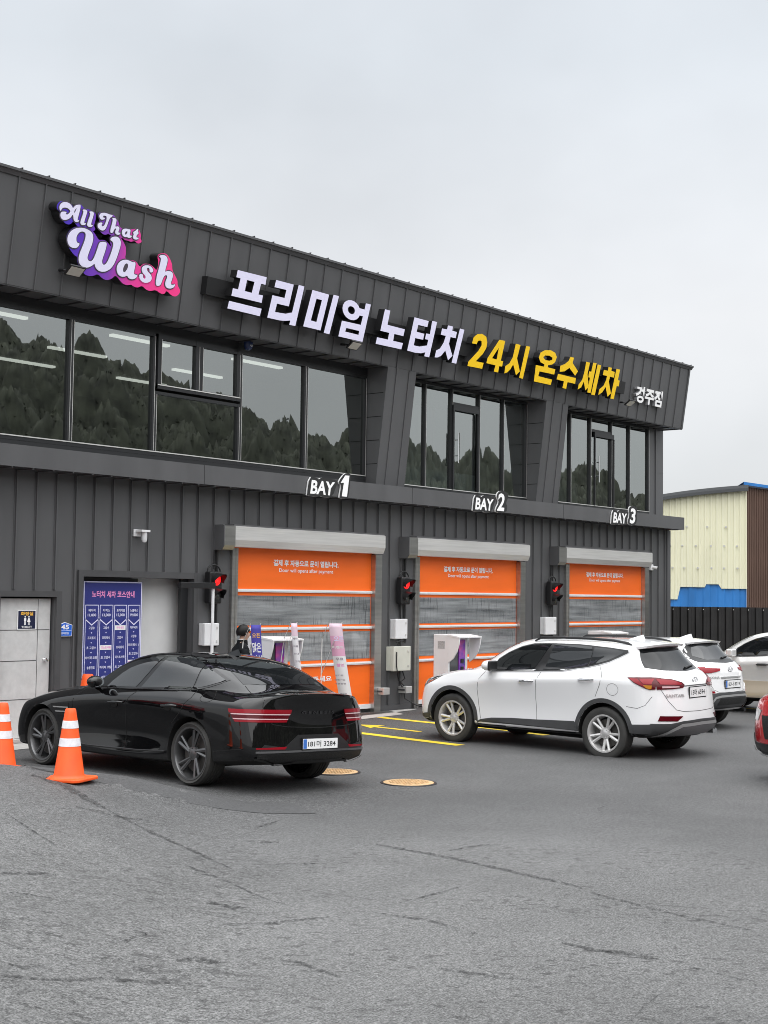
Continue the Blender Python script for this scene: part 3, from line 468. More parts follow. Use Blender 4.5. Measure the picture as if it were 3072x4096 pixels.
# ---- roller doors
def roller_door(x0, x1, h, xl, xm, xr):
    mb = MB(); mb.box(x0 + .0, x1 - .0, .05, .075, .0, h + .1); d = bobj(mb, 'roller_door', M['orange'])
    y = .0475
    for z0, z1 in ((1.655, 2.17), (1.01, 1.525)):
        mb = MB(); mb.box(x0 + .03, x1 - .03, y - .004, y + .001, z0, z1); bobj(mb, 'vinyl_window', M['vinyl'], d)
    for z in (2.255, 1.592, .925):
        mb = MB(); mb.box(x0 + .005, x1 - .005, y - .030, y + .001, z - .026, z + .026); mb.box(x0 + .005, x1 - .005, y - .038, y - .031, z - .008, z + .008); bobj(mb, 'stiffener_bar', M['white'], d)
    mb = MB(); mb.box(x0 + .005, x1 - .005, y - .03, y + .001, .065, .15); bobj(mb, 'bottom_bar', M['white'], d)
    mb = MB(); mb.box(x0 + .005, x1 - .005, y - .02, y + .001, .0, .064); bobj(mb, 'floor_seal', M['black'], d)
    mb = MB(); mb.prism([(x0 - .105, .10), (x0 - .105, -.06), (x0 - .03, -.06), (x0 - .03, -.075), (x0 + .02, -.075), (x0 + .015, .10)], lambda a, b, q: (a, b, q), -.02, 2.97); bobj(mb, 'guide_rail', M['steel2'], d)
    mb = MB(); mb.box(x1 - .015, x1 + .185, -.06, .10, -.02, 2.97); bobj(mb, 'guide_rail', M['steel2'], d)
    # barrel housing with sloping belly
    mb = MB(); mb.prism([(-.002, 3.335), (-.22, 3.335), (-.25, 3.32), (-.25, 3.10), (-.20, 2.985), (-.002, 2.985)], lambda a, b, q: (q, a, b), xm, xr); bobj(mb, 'housing', M['steel'], d)
    mb = MB(); mb.prism([(-.003, 3.34), (-.225, 3.34), (-.256, 3.325), (-.256, 3.0), (-.21, 2.93), (-.003, 2.93)], lambda a, b, q: (q, a, b), xl, xm - .001); bobj(mb, 'motor_cover', M['steel2'], d)
    mb = MB(); mb.prism([(-.004, 3.345), (-.23, 3.345), (-.26, 3.33), (-.26, 2.995), (-.21, 2.925), (-.004, 2.925)], lambda a, b, q: (q, a, b), xl - .015, xl - .001); mb.box(xm, xr, -.22, -.002, 3.336, 3.362); bobj(mb, 'end_plate', M['clad'], d)
    mb = MB(); c = (x0 + x1) / 2 - .0; f = fXZ(y - .0035)
    for tx in (('결제 후 자동으로 문이 열립니다.', f, c + .02, 2.75, 1.76, .115, .035), ('Door will opens after payment', f, c + .02, 2.612, 1.46, .088, .012), ('앞으로 이동해 주세요', f, c - .1, .67, 1.7, .10, .03)):
        mb = MB(); text_on(mb, *tx); bobj(mb, 'lettering', M['paintw'], d)
roller_door(17.33, 21.09, 3.0, 16.83, 17.09, 21.13); roller_door(22.43, 26.11, 3.02, 21.87, 22.146, 26.175); roller_door(28.09, 31.74, 3.03, 27.37, 27.69, 31.76)
# ---- toilet door
mb = MB(); mb.box(12.60, 13.53, .06, .10, .06, 2.09); d = bobj(mb, 'metal_door', P('pale_grey_door', (.56, .56, .555), .55, var=.08, vscale=9, bump=.1, bscale=60))
mb = MB()
for z in (.62, 1.18, 1.63): mb.box(12.61, 13.52 if z > 1.5 else 13.29, .0575, .0595, z - .005, z + .005)
mb.box(13.30, 13.308, .0575, .0595, .07, 2.08); bobj(mb, 'groove', M['trim'], d)
mb = MB(); mb.lathe([(0, -.075), (.028, -.07), (.036, -.05), (.026, -.03), (.014, -.02), (.032, -.006), (.034, 0.0)], lambda r, h, c, s: (13.44 + r * c, .059 + h, 1.19 + r * s), 20); bobj(mb, 'door_knob', M['chrome'], d)
mb = MB(); mb.box(12.47, 12.56, -.045, .10, 0, 2.20); mb.box(13.565, 13.66, -.045, .10, 0, 2.20); mb.box(12.561, 13.564, -.044, .10, 2.115, 2.20); bobj(mb, 'door_frame', M['trim'])
mb = MB(); mb.box(12.56, 13.57, -.03, .2, -.02, .055); bobj(mb, 'door_sill', M['steel'])
# ---- recess with the price board, white sliding door, dark leaf
mb = MB(); mb.box(13.97, 14.06, -.045, .2, 0, 2.53); mb.box(16.365, 16.45, -.045, .2, 0, 2.53); mb.box(14.061, 16.364, -.044, .2, 2.43, 2.53); bobj(mb, 'entrance_frame', M['trim'])
mb = MB(); mb.box(15.36, 16.75, .34, .38, .0, 2.43); bobj(mb, 'recess_lining', P('pale_grey_panel', (.70, .70, .695), .5, var=.05))
mb = MB(); mb.box(16.20, 16.36, .10, .16, .02, 2.425); mb.box(14.065, 15.359, .20, .23, .02, 2.42); bobj(mb, 'door_leaf', M['frame'])
# ================================================================== price board (own thing)
pb = thing('price_board', 'navy price board listing wash courses in four columns with pink heading', 'sign', (14.77, .1, .6))
def ob(mb, name, mat, par, o):
    mb.v = [(x - o[0], y - o[1], z - o[2]) for x, y, z in mb.v]; return mb.obj(name, mat, par)
o = (14.77, .1, .6); mb = MB(); mb.box(14.17, 15.355, .09, .125, .45, 2.365); ob(mb, 'panel', M['navy'], pb, o)
mb = MB(); y0 = .087
def frame_rect(mb, x0, x1, z0, z1, w, y): mb.box(x0, x1, y, y + .002, z1 - w, z1); mb.box(x0, x0 + w, y, y + .002, z0, z1 - w); mb.box(x1 - w, x1, y, y + .002, z0, z1 - w)
frame_rect(mb, 14.175, 15.35, .46, 2.36, .016, y0)
COLS = [(14.215, 14.475), (14.50, 14.765), (14.79, 15.045), (15.07, 15.32)]
for a, b in COLS:
    frame_rect(mb, a, b, .52, 2.0, .010, y0); c = (a + b) / 2
    mb.add([(a, y0, 1.77), (c, y0, 1.68), (b, y0, 1.77), (b, y0, 1.79), (c, y0, 1.70), (a, y0, 1.79)], [(0, 1, 4, 5), (1, 2, 3, 4)])
ob(mb, 'border', M['lav'], pb, o)
f = fXZ(y0 - .001); mb = MB(); text_on(mb, '노터치 세차 코스안내', f, 14.765, 2.165, .86, .105, .03); ob(mb, 'heading', M['pinkp'], pb, o)
mb = MB(); mk = MB(); hl = MB(); tx2 = MB()
heads = [('베이직', '11,000'), ('디럭스', '13,000'), ('프리미엄', '15,000'), ('노블레스', '19,000')]
rows = [['고압수', '프리워시', '초 고압수', '하이퍼 코팅', '송풍건조'], ['고압수', '프리워시', '!미스트샤워', '초 고압수', '하이퍼 코팅', '송풍건조'], ['!하부세차', '고압수', '프리워시', '미스트샤워', '초 고압수', '하이퍼 코팅', '송풍건조'], ['하부세차', '고압수', '프리워시 1', '초 고압수', '!프리워시 2', '미스트샤워', '!초 고압수', '하이퍼 코팅', '송풍건조']]
for (a, b), (h1, h2), rw in zip(COLS, heads, rows):
    c = (a + b) / 2; text_on(mb, h1, f, c, 1.915, .034 * len(h1) + .03, .045, .02); text_on(mb, h2, f, c, 1.84, .165, .05, .02)
    z = 1.645; st = .152 if len(rw) < 8 else .136
    for k, t in enumerate(rw):
        w = .036 * len(t.strip('!')) + .01
        if t[0] == '!': hl.box(a + .02, b - .02, y0 - .0005, y0 + .002, z - .036, z + .036); text_on(tx2, t[1:], fXZ(y0 - .0018), c, z, w, .045, .02)
        else: text_on(mb, t, f, c, z, w, .045, .02)
        if k < len(rw) - 1: mb.add([(c - .014, y0, z - st / 2 + .010), (c + .014, y0, z - st / 2 + .010), (c, y0, z - st / 2 - .012)], [(0, 1, 2)])
        z -= st
ob(mb, 'lettering', M['lav'], pb, o); ob(hl, 'highlight_bar', M['paintw'], pb, o); ob(tx2, 'highlight_text', M['pinkp'], pb, o)
# ================================================================== small wall signs
ts = thing('toilet_sign', 'square navy toilet sign with two white figures on the grey door', 'sign', (13.09, .055, 1.78)); o = (13.09, .055, 1.78)
mb = MB(); mb.box(12.93, 13.26, .046, .056, 1.635, 1.921); ob(mb, 'border', M['paintw'], ts, o)
mb = MB(); mb.box(12.942, 13.248, .044, .0455, 1.647, 1.909); ob(mb, 'panel', P('dark_navy', (.010, .014, .05), .4), ts, o)
f = fXZ(.042); mb = MB(); text_on(mb, '화장실', f, 13.095, 1.868, .22, .055, .03); ob(mb, 'heading', M['orangep'], ts, o)
mb = MB(); text_on(mb, 'TOILET', f, 13.095, 1.673, .19, .03, .02)
for cx, dress in ((13.063, 0), (13.13, 1)):
    mb.add([(cx + .013 * math.cos(a * .7854), .042, 1.822 + .014 * math.sin(a * .7854)) for a in range(8)], [tuple(range(8))])
    if dress: mb.add([(cx - .012, .042, 1.803), (cx + .012, .042, 1.803), (cx + .032, .042, 1.745), (cx - .032, .042, 1.745)], [(0, 1, 2, 3)]); mb.box(cx - .013, cx - .004, .042, .043, 1.702, 1.744); mb.box(cx + .004, cx + .013, .042, .043, 1.702, 1.744)
    else: mb.box(cx - .02, cx + .02, .042, .043, 1.76, 1.803); mb.box(cx - .014, cx - .003, .042, .043, 1.702, 1.759); mb.box(cx + .003, cx + .014, .042, .043, 1.702, 1.759)
ob(mb, 'pictogram', M['paintw'], ts, o)
hs = thing('house_number_plate', 'small blue five-sided house number plate reading 45 beside the toilet door', 'sign', (13.73, -.035, 1.63)); o = (13.73, -.035, 1.63)
pent = [(13.59, 1.53), (13.865, 1.53), (13.868, 1.70), (13.728, 1.742), (13.588, 1.70)]
mb = MB(); mb.prism(pent, pXZ, -.04, -.0345); ob(mb, 'border', M['paintw'], hs, o)
mb = MB(); mb.prism([(13.728 + (a - 13.728) * .93, 1.625 + (b - 1.625) * .91) for a, b in pent], pXZ, -.043, -.0405); ob(mb, 'panel', M['bluesign'], hs, o)
f = fXZ(-.045); mb = MB(); text_on(mb, '45', f, 13.728, 1.668, .15, .07, .03); text_on(mb, '경마운길', f, 13.728, 1.575, .14, .032, .012); mb.box(13.61, 13.85, -.0445, -.0435, 1.612, 1.616); ob(mb, 'lettering', M['paintw'], hs, o)
# ================================================================== shop signs on the fascia
FM = Matrix(((1, 0, 0), (0, FV.y, FN.y), (0, FV.z, FN.z))).to_4x4(); FM.translation = FP0    # local (u,v,d) -> world
def fas_thing(name, label, cat, u, group=None):
    t = thing(name, label, cat, group=group); t.matrix_world = FM @ Matrix.Translation((u, 0, 0)); return t
def face_and_return(name, loops_list, u0, d, depth, face, parent, edge=None):
    """letters as one mesh: coloured faces on black returns"""
    a = MB()
    for k, loops in enumerate(loops_list):
        me = curve_mesh([[(u - u0, v) for u, v in lp] for lp in loops], depth / 2, d - depth / 2 + k % 3 * .0015)
        a.add([v.co for v in me.vertices], [tuple(p.vertices) for p in me.polygons])
    me = bpy.data.meshes.new(name); me.from_pydata(a.v, [], a.f); me.materials.append(face); me.materials.append(edge or M['black'])
    for p in me.polygons: p.material_index = 0 if abs(p.normal.z) > .7 and p.center.z > d - depth * .3 else 1
    return link(name, me, parent)
ks = fas_thing('shop_name_sign', 'long row of white then yellow block letters on a black bar across the fascia', 'sign', 16)
mb = MB(); mb.box(-.02, 13.72, .50, .79, .001, .13)
mb.obj('mounting_bar', M['black'], ks)
wl = [g for g in GLY_W]; face_and_return('white_letters', wl, 16, .28, .15, M['signw'], ks); face_and_return('yellow_letters', GLY_Y, 16, .28, .15, M['signy'], ks)
gs = fas_thing('branch_name_sign', 'small three syllable white letter sign near the roof corner', 'sign', 31)
co, fs = fit_text('경주점', 1.33, .40, .05); mb = MB(); mb.add([(a, b + .592, .10) for a, b, _ in co], fs)
me = text_mesh('경주점', 1, .5, .032); c3 = np.array([v.co[:] for v in me.vertices]); lo, hi = c3.min(0), c3.max(0)
c3 = (c3 - (lo + hi) / 2) * np.array([1.33, .40, .08]) / (hi - lo) + np.array([0, .592, .062]); mb = MB(); mb.add(c3, [tuple(p.vertices) for p in me.polygons]); wlo = mb.obj('white_letters', [P('glow_white_sign', (.88, .88, .88), .4, emis=(1, 1, 1), es=.12), P('shaded_letter_return', (.30, .30, .31), .5)], gs)  # front faces glow faintly to look brighter; white sides greyed for shade
for p in wlo.data.polygons: p.material_index = 0 if abs(p.normal.z) > .7 else 1
# script logo
lg = fas_thing('script_logo_sign', 'purple and pink script lettering sign with white swirling letters', 'sign', 14)
def grad():
    m = bpy.data.materials.new('purple_to_pink_face'); m.use_nodes = True; nt = m.node_tree; b = nt.nodes['Principled BSDF']; N = nt.nodes.new
    g = N('ShaderNodeTexCoord'); s = N('ShaderNodeSeparateXYZ'); nt.links.new(g.outputs['Object'], s.inputs[0]); r = N('ShaderNodeMapRange'); r.inputs[1].default_value = -.95; r.inputs[2].default_value = .95; nt.links.new(s.outputs[0], r.inputs[0])
    c = N('ShaderNodeValToRGB'); e = c.color_ramp.elements; e[0].color = (.075, .035, .50, 1); e[1].color = (.95, .05, .27, 1); k = e.new(.42); k.color = (.22, .05, .45, 1); k = e.new(.68); k.color = (.80, .05, .33, 1); nt.links.new(r.outputs[0], c.inputs[0])
    nt.links.new(c.outputs[0], b.inputs['Base Color']); b.inputs['Roughness'].default_value = .4; nt.links.new(c.outputs[0], b.inputs['Emission Color']); b.inputs['Emission Strength'].default_value = .08; return m  # face colour also given a faint glow
gm = grad()
for loops, nm in zip(LOGO_B, ('lower_backing', 'upper_backing', 'upper_backing')):
    face_and_return(nm, [[chaikin(lp, 2) for lp in loops]], 14, .25, .19, gm, lg)
def grow(lp, w):
    """outline pushed outward by w"""
    n = len(lp); area = sum(lp[i][0] * lp[(i + 1) % n][1] - lp[(i + 1) % n][0] * lp[i][1] for i in range(n)); s = 1 if area > 0 else -1; q = []
    for i in range(n):
        a, b = lp[i - 1], lp[(i + 1) % n]; t = Vector((b[0] - a[0], b[1] - a[1])).normalized(); q.append((lp[i][0] + s * t.y * w, lp[i][1] - s * t.x * w))
    return q
face_and_return('letter_outline', [[chaikin(grow(loops[0], .018), 2)] for loops in LOGO_T], 14, .2535, .004, P('grey_outline', (.075, .06, .085), .5), lg)  # dark grey border of the logo around its script letters
face_and_return('script_letters', [[chaikin(lp, 2) for lp in loops] for loops in LOGO_T], 14, .262, .008, M['signw'], lg, M['signw'])
# bay number signs on the ledge
for n, x, lab in (('1', 19.22, 'white BAY 1 sign with black outline on the ledge over the left shutter'), ('2', 24.28, 'white BAY 2 sign with black outline on the ledge over the middle shutter'), ('3', 29.92, 'white BAY 3 sign with black outline on the ledge over the right shutter')):
    t = thing('bay_sign', lab, 'sign', (x, -.405, 4.1), group='bay number signs on the ledge')
    slab = {'BAY': [(-.509, .168), (-.329, .171), (-.267, .135), (-.192, .177), (-.054, .177), (.242, .162), (.258, .132), (.109, -.163), (-.153, -.169), (-.184, -.15), (-.291, -.171), (-.546, -.169), (-.568, -.145)],
            '1': [(.295, .155), (.45, .3), (.571, .309), (.62, .292), (.621, .25), (.559, -.135), (.534, -.157), (.334, -.159), (.311, -.14), (.369, .093), (.306, .095)],
            '2': [(.293, .199), (.359, .291), (.538, .323), (.698, .275), (.722, .188), (.633, .056), (.702, .009), (.658, -.133), (.275, -.153), (.261, -.079), (.384, .066), (.338, .139)],
            '3': [(.28, .243), (.357, .31), (.564, .322), (.684, .271), (.675, .095), (.664, -.062), (.527, -.157), (.27, -.147), (.229, -.042), (.311, .077)]}
    for body, cx, cz, w, h in (('BAY', -.155, -.004, .63, .245), (n, .465, .075, .26 if n != '1' else .155, .37)):
        lp = chaikin(slab[body], 1); mb = MB(); mb.prism(lp, pXZ, -.038, -.006); mb.obj('side_return', M['paintw'], t)
        mb = MB(); mb.prism(lp, pXZ, -.044, -.0385); mb.obj('black_face', M['paintk'], t)
        mb = MB()
        if body == '1': mb.prism([(.335, .118), (.462, .262), (.578, .266), (.516, -.122), (.372, -.122), (.428, .128)], pXZ, -.047, -.0445)
        else: text_on(mb, body, lambda u, v: (u, -.0465, v), cx, cz, w, h, .030, .16)
        mb.obj('letters', P('sign_letter_white', (.88, .88, .88), .4, emis=(1, 1, 1), es=.10) if 'sign_letter_white' not in bpy.data.materials else bpy.data.materials['sign_letter_white'], t)  # white letters brightened by a small added glow
# floodlights under the signs
for u, v, lab in ((13.2, .36, 'small black floodlight below the script logo sign'), (19.62, .20, 'small black floodlight below the white block letters'), (29.83, .31, 'small black floodlight between the yellow letters and roof corner sign')):
    t = fas_thing('floodlight', lab, 'floodlight', u, 'floodlights on the fascia')
    mb = MB(); mb.tube([(-.05, v, 0), (-.05, v, .10)], .022); mb.tube([(-.05, v, .10), (.02, v - .0, .2)], .016); mb.obj('bracket', M['black'], t)
    tf = lambda a, b, d: (a, v + b * .72 - d * .69, .24 + b * .69 + d * .72)
    mb = MB(); mb.prism([(-.09, -.10), (.20, -.10), (.20, .10), (-.09, .10)], tf, -.03, .0); bevel(mb.obj('housing', M['black'], t), .006)
    mb = MB(); mb.prism([(-.065, -.078), (.175, -.078), (.175, .078), (-.065, .078)], tf, .001, .005); mb.obj('lens', P('lamp_glass', (.62, .60, .54), .25) if 'lamp_glass' not in bpy.data.materials else bpy.data.materials['lamp_glass'], t)
# wall lamp, camera, dome sensor
t = thing('wall_lamp', 'white wall lamp with frosted bulb above the price board', 'lamp', (15.12, 0, 3.12), group=None)
mb = MB(); mb.box(-.07, .07, -.035, -.034 + .032, -.04, .07); mb.box(-.045, .13, -.19, -.03, .03, .062); mb.obj('bracket', M['white'], t)
mb = MB(); mb.lathe([(.0, -.14), (.03, -.13), (.045, -.09), (.045, .03), (0, .03)], lambda r, h, c, s: (.06 + r * c, -.13 + r * s, h), 16); mb.obj('bulb', P('frosted_bulb', (.72, .73, .74), .3), t)
t = thing('security_camera', 'small white security camera right of the third shutter', 'camera', (32.1, 0, 2.98))
mb = MB(); mb.box(-.07, .07, -.06, -.002, -.07, .08); bevel(mb.obj('base', M['white'], t), .01)
mb = MB(); mb.tube([(0, -.06, 0), (.03, -.12, .01)], .02); mb.tube([(.02, -.08, .01), (.06, -.17, -.01)], .036, 12); mb.obj('barrel', M['white'], t)
mb = MB(); mb.tube([(.061, -.172, -.0105), (.066, -.185, -.013)], .028, 12); mb.obj('lens', M['black'], t)
t = thing('alarm_dome', 'tiny dark blue alarm dome under the soffit between two windows', 'alarm', (17.55, -.02, 6.47))
mb = MB(); mb.lathe([(.0, -.09), (.05, -.075), (.075, -.03), (.08, .02), (.08, .06), (0, .06)], n=18); mb.obj('dome', P('navy_dome', (.02, .035, .10), .25), t)
mb = MB(); text_on(mb, 'ADT', lambda u, v: (u, -.082, v), 0, -.01, .075, .03, .02); mb.obj('lettering', M['paintw'], t)
# ---- signal heads beside the shutters
def signal(x, lab):
    t = thing('traffic_signal', lab, 'traffic light', (x, 0, 2.3), group='two-lamp signals beside the shutters')
    mb = MB(); mb.box(-.14, .14, -.20, -.05, -.27, .26); bevel(mb.obj('housing', M['black'], t), .03, 3)
    mb = MB(); mb.box(-.02, .02, -.05, -.002, .1, .16); mb.box(-.02, .02, -.05, -.002, -.2, -.14); mb.obj('bracket', M['black'], t)
    for z, lit in ((.125, 1), (-.125, 0)):
        mb = MB(); mb.lathe([(.0, -.245), (.06, -.235), (.095, -.205), (.1, -.199)], lambda r, h, c, s: (r * c, h, z + r * s), 24); mb.obj('lens', M['red_on'] if lit else M['lens_off'], t)
        vs, fs, n = [], [], 20
        for i in range(n + 1):
            a = math.pi * (-.12 + 1.24 * i / n); l = .20 * (.35 + .65 * max(0, math.sin(a))) ** 1
            for rr in (.112, .106):
                vs += [(rr * math.cos(a), -.19, z + rr * math.sin(a)), (rr * math.cos(a), -.20 - l, z + rr * math.sin(a) - .02)]
        for i in range(n):
            k = 4 * i; fs += [(k, k + 1, k + 5, k + 4), (k + 2, k + 6, k + 7, k + 3), (k + 1, k + 3, k + 7, k + 5)]
        mb = MB(); mb.add(vs, fs, True); mb.obj('visor', M['black'], t)
    mb = MB(); pts = [(.15 * math.cos(a), -.13, .26 + .11 * math.sin(a)) for a in np.linspace(0, math.pi, 12)]; mb.tube(pts, .014); mb.obj('hanging_loop', M['black'], t)
    mb = MB(); mb.tube([(.17, -.03, -1.0), (.17, -.03, .62)], .022); mb.tube([(.10, -.03, .3), (.10, -.03, .62)], .014); mb.tube([(.03, -.03, -.27), (.05, -.03, -.6)], .012); mb.obj('conduit', M['black'], t)
signal(16.72, 'two-lamp signal lit red left of the first shutter'); signal(21.86, 'two-lamp signal lit red between the first and second shutters'); signal(27.28, 'two-lamp signal lit red between the second and third shutters')
# ---- enclosures on the wall
def enclosure(name, x0, x1, z0, z1, mat, lab, d=.16, group='white cable boxes on the wall'):
    t = thing(name, lab, 'electrical box', ((x0 + x1) / 2, 0, z0), group=group); w = (x1 - x0) / 2; h = z1 - z0
    mb = MB(); mb.box(-w, w, -d * .55, -.003, 0, h); bevel(mb.obj('body', mat, t), .008)
    mb = MB(); mb.box(-w - .006, w + .006, -d, -d * .55 - .002, -.006, h + .006); bevel(mb.obj('lid', mat, t), .014)
    mb = MB()
    for z in (.2, .8): mb.box(w * .62, w * .74, -d - .012, -d - .001, h * z - .02, h * z + .02)
    mb.obj('latch', M['steel'], t); return t
enclosure('cable_box', 16.52, 16.84, 1.34, 1.70, M['white'], 'white cable box on the wall behind the standing person')
enclosure('cable_box', 21.60, 21.96, 1.37, 1.745, M['white'], 'white cable box mounted above the larger ivory box')
enclosure('cable_box', 26.98, 27.42, 1.38, 1.76, M['white'], 'white cable box below the third signal, over the white SUV roof')
t = enclosure('control_box', 21.50, 22.02, .76, 1.22, M['offwhite'], 'larger ivory control box with dangling black cables', .2, None)
for pts in ([(-.2, -.215, .36), (-.22, -.23, .1), (-.15, -.22, -.15), (.1, -.12, -.32), (.22, -.1, -.30)], [(.1, -.12, 0), (.16, -.14, -.16), (.05, -.12, -.22), (.18, -.1, -.30)], [(0, -.1, .46), (-.1, -.12, .55), (.1, -.14, .58), (.2, -.1, .52), (.22, -.1, .6)], [(.2, -.08, -.36), (.22, -.1, -.55), (.4, -.25, -.68), (.75, -.5, -.735)]):
    MB().tube(pts, .012, 6).obj('cable', M['black'], t)
for x, z, lab in ((21.28, .32, 'small brushed steel box at the foot of the first shutter rail'), (21.98, .32, 'small brushed steel box under the dangling cables')):
    t = thing('steel_box', lab, 'sensor box', (x, 0, z), group='small steel sensor boxes')
    mb = MB(); mb.box(-.09, .10, -.20, -.061 if x < 21.5 else -.003, 0, .13); bevel(mb.obj('casing', M['steel'], t), .008)
    mb = MB(); mb.box(-.11, -.08, -.17, -.003, .05, .08); mb.obj('bracket', M['trim'], t)
# ================================================================== pay stations
def screen_mat():
    m = bpy.data.materials.new('purple_screen'); m.use_nodes = True; nt = m.node_tree; b = nt.nodes['Principled BSDF']; N = nt.nodes.new
    g = N('ShaderNodeTexCoord'); n = N('ShaderNodeTexNoise'); n.inputs['Scale'].default_value = 4; nt.links.new(g.outputs['Object'], n.inputs[0]); c = N('ShaderNodeValToRGB'); e = c.color_ramp.elements; e[0].position = .35; e[0].color = (.07, .05, .30, 1); e[1].position = .65; e[1].color = (.65, .08, .35, 1); k = e.new(.5); k.color = (.28, .07, .48, 1); nt.links.new(n.outputs[0], c.inputs[0]); nt.links.new(c.outputs[0], b.inputs['Base Color']); b.inputs['Roughness'].default_value = .25; return m
M['screen'] = screen_mat()
def kiosk(x, yb, h, lab, sticker):
    t = thing('pay_station', lab, 'pay station', (x, yb, 0), group='white pay stations beside the lanes')
    w, d = .62, .34
    mb = MB(); mb.box(0, w, -d, 0, .0, h); bevel(mb.obj('cabinet', M['white'], t), .012)
    mb = MB(); mb.box(.05, .30, -d - .012, -d - .001, .55, h - .12); mb.obj('dark_screen', P('dark_screen', (.06, .065, .07), .12) if 'dark_screen' not in bpy.data.materials else bpy.data.materials['dark_screen'], t)
    mb = MB(); mb.box(.305, .50, -d - .03, -d - .001, .50, h - .10); s = mb.obj('card_panel', M['screen'], t)
    mb = MB()
    for z in (.62, .74, .86, 1.0): mb.box(.35, .43, -d - .05, -d - .031, z - .035, z + .035)
    mb.obj('slot', M['black'], s)
    mb = MB()                                         # hood with curved cheeks
    prof = [(-d - .001, h - .002), (-d - .26, h - .035), (-d - .26, h - .07), (-d - .245, h - .18), (-d - .20, h - .32), (-d - .12, h - .44), (-d - .001, h - .52)]
    for a, b in ((-.012, .012), (w + .05, w + .074)): mb.prism(prof, lambda p, q, dd: (dd, p, q), a, b)
    mb.prism([(-d - .0, h + .001), (-d - .265, h - .033), (-d - .265, h - .055), (-d - .0, h - .03)], lambda p, q, dd: (dd, p, q), -.02, w + .08)
    mb.obj('hood', M['white'], t)
    mb = MB(); mb.box(-.004, -.001, -.26, -.10, h - .26, h - .12); mb.obj('sticker', P('grey_sticker', (.42, .42, .42), .6, var=.3, vscale=60) if 'grey_sticker' not in bpy.data.materials else bpy.data.materials['grey_sticker'], t)
    mb = MB(); mb.box(-.06, w + .06, -d - .1, .06, 0, .02); mb.obj('base', M['steel'], t)
kiosk(16.41, -1.2, 1.52, 'white hooded pay station behind the banners in front of the first shutter', 1)
kiosk(21.41, -1.2, 1.49, 'white hooded pay station behind the bonnet of the white SUV', 0)
kiosk(27.03, -1.2, 1.49, 'white pay station with only its hood showing above the white SUV roof', 0)
# ================================================================== gate post with overhead arm
t = thing('height_gate', 'slim white post carrying a black overhead arm behind the black sedan', 'gate post', (15.46, -1.4, 0))
MB().tube([(0, 0, 0), (0, 0, 2.27)], .024, 12).obj('post', M['white'], t)
mb = MB(); mb.box(-.70, .02, -.04, .04, 2.27, 2.36); bevel(mb.obj('arm', M['black'], t), .006)
mb = MB(); mb.box(-.1, .1, -.1, .1, 0, .02); mb.obj('foot_plate', M['steel'], t)
# ================================================================== banner stands
def banner(x, y, w, lean, cols, lab, tx, ht=1.74):
    t = thing('banner_stand', lab, 'banner', (x, y, 0), group='flexible banner stands in front of the first shutter')
    n = 24; H = ht; pts = [( .0 + lean[0] * (1 - k / n) ** 1.5 * 1, lean[1] * (1 - k / n) ** 1.5, H - (H - .12) * (1 - (1 - k / n))) for k in range(n + 1)]
    pts = [(lean[0] * (k / n) ** 1.25, lean[1] * (k / n) ** 1.25, H - (H - .12) * k / n) for k in range(n + 1)]
    ux, uy = .8, -.6
    vs = []; fs = []
    for (a, b, c) in pts: vs += [(a - w / 2 * ux, b - w / 2 * uy, c), (a + w / 2 * ux, b + w / 2 * uy, c)]
    fs = [(2 * k, 2 * k + 1, 2 * k + 3, 2 * k + 2) for k in range(n)]
    me = bpy.data.meshes.new('fabric'); me.from_pydata(vs, [], fs); 
    for c in cols: me.materials.append(c[1])
    for k, p in enumerate(me.polygons):
        f = k / n; p.material_index = max(i for i, c in enumerate(cols) if f >= c[0] - 1e-6); p.use_smooth = True
    fo = link('fabric', me, t); s = fo.modifiers.new('thickness', 'SOLIDIFY'); s.thickness = .004
    mb = MB()
    def bf(u, v):                                     # u across, v down along the strip
        k = min(n - 1e-6, max(0, v / H * n)); i = int(k); r = k - i; A = Vector(pts[i]).lerp(Vector(pts[i + 1]), r); return (A.x + u * ux - .006 * .6, A.y + u * uy - .006 * .8, A.z)
    for body, u, v, ww, hh, mat in tx:
        q = MB(); co, fs2 = fit_text(body, ww, hh, .02); q.add([bf(u + a, v - b) for a, b, _ in co], fs2); q.obj('lettering', mat, t)
    mb = MB()
    for sgn in (-1, 1):
        top = Vector((pts[0][0] + sgn * w / 2 * ux, pts[0][1] + sgn * w / 2 * uy, H)); mb.tube([top + Vector((0, 0, .02)), top + Vector((-.05, .10, -.25)), Vector((-.20, .12, .9)), Vector((-.22, .10, .62))], .008, 6)
    mb.tube([(-.22, .10, .25), (-.22, .10, .66)], .02, 8); mb.tube([(-.22, .10, .04), (-.22, .10, .25)], .03, 8)
    mb.obj('pole', M['steel'], t)
    mb = MB(); mb.box(-.42, -.02, -.12, .32, 0, .04); mb.obj('base', M['black'], t)
pal = lambda n, c: bpy.data.materials.get(n) or P(n, c, .7)
bw, bp, bl, bb = pal('white_banner_cloth', (.86, .84, .87)), pal('pink_banner_cloth', (.80, .42, .60)), pal('pale_pink_cloth', (.82, .62, .72)), pal('blue_banner_cloth', (.07, .06, .36))
gt = pal('grey_print', (.30, .27, .32))
banner(15.37, -2.4, .15, (.26, .05), [(0, bb)], 'narrow blue banner with white lettering beside the standing person', [('오픈', 0, .17, .12, .07, M['orangep']), ('많은', 0, .36, .13, .16, M['paintw']), ('관심', 0, .56, .13, .16, M['paintw']), ('부탁', 0, .76, .13, .16, M['paintw'])])
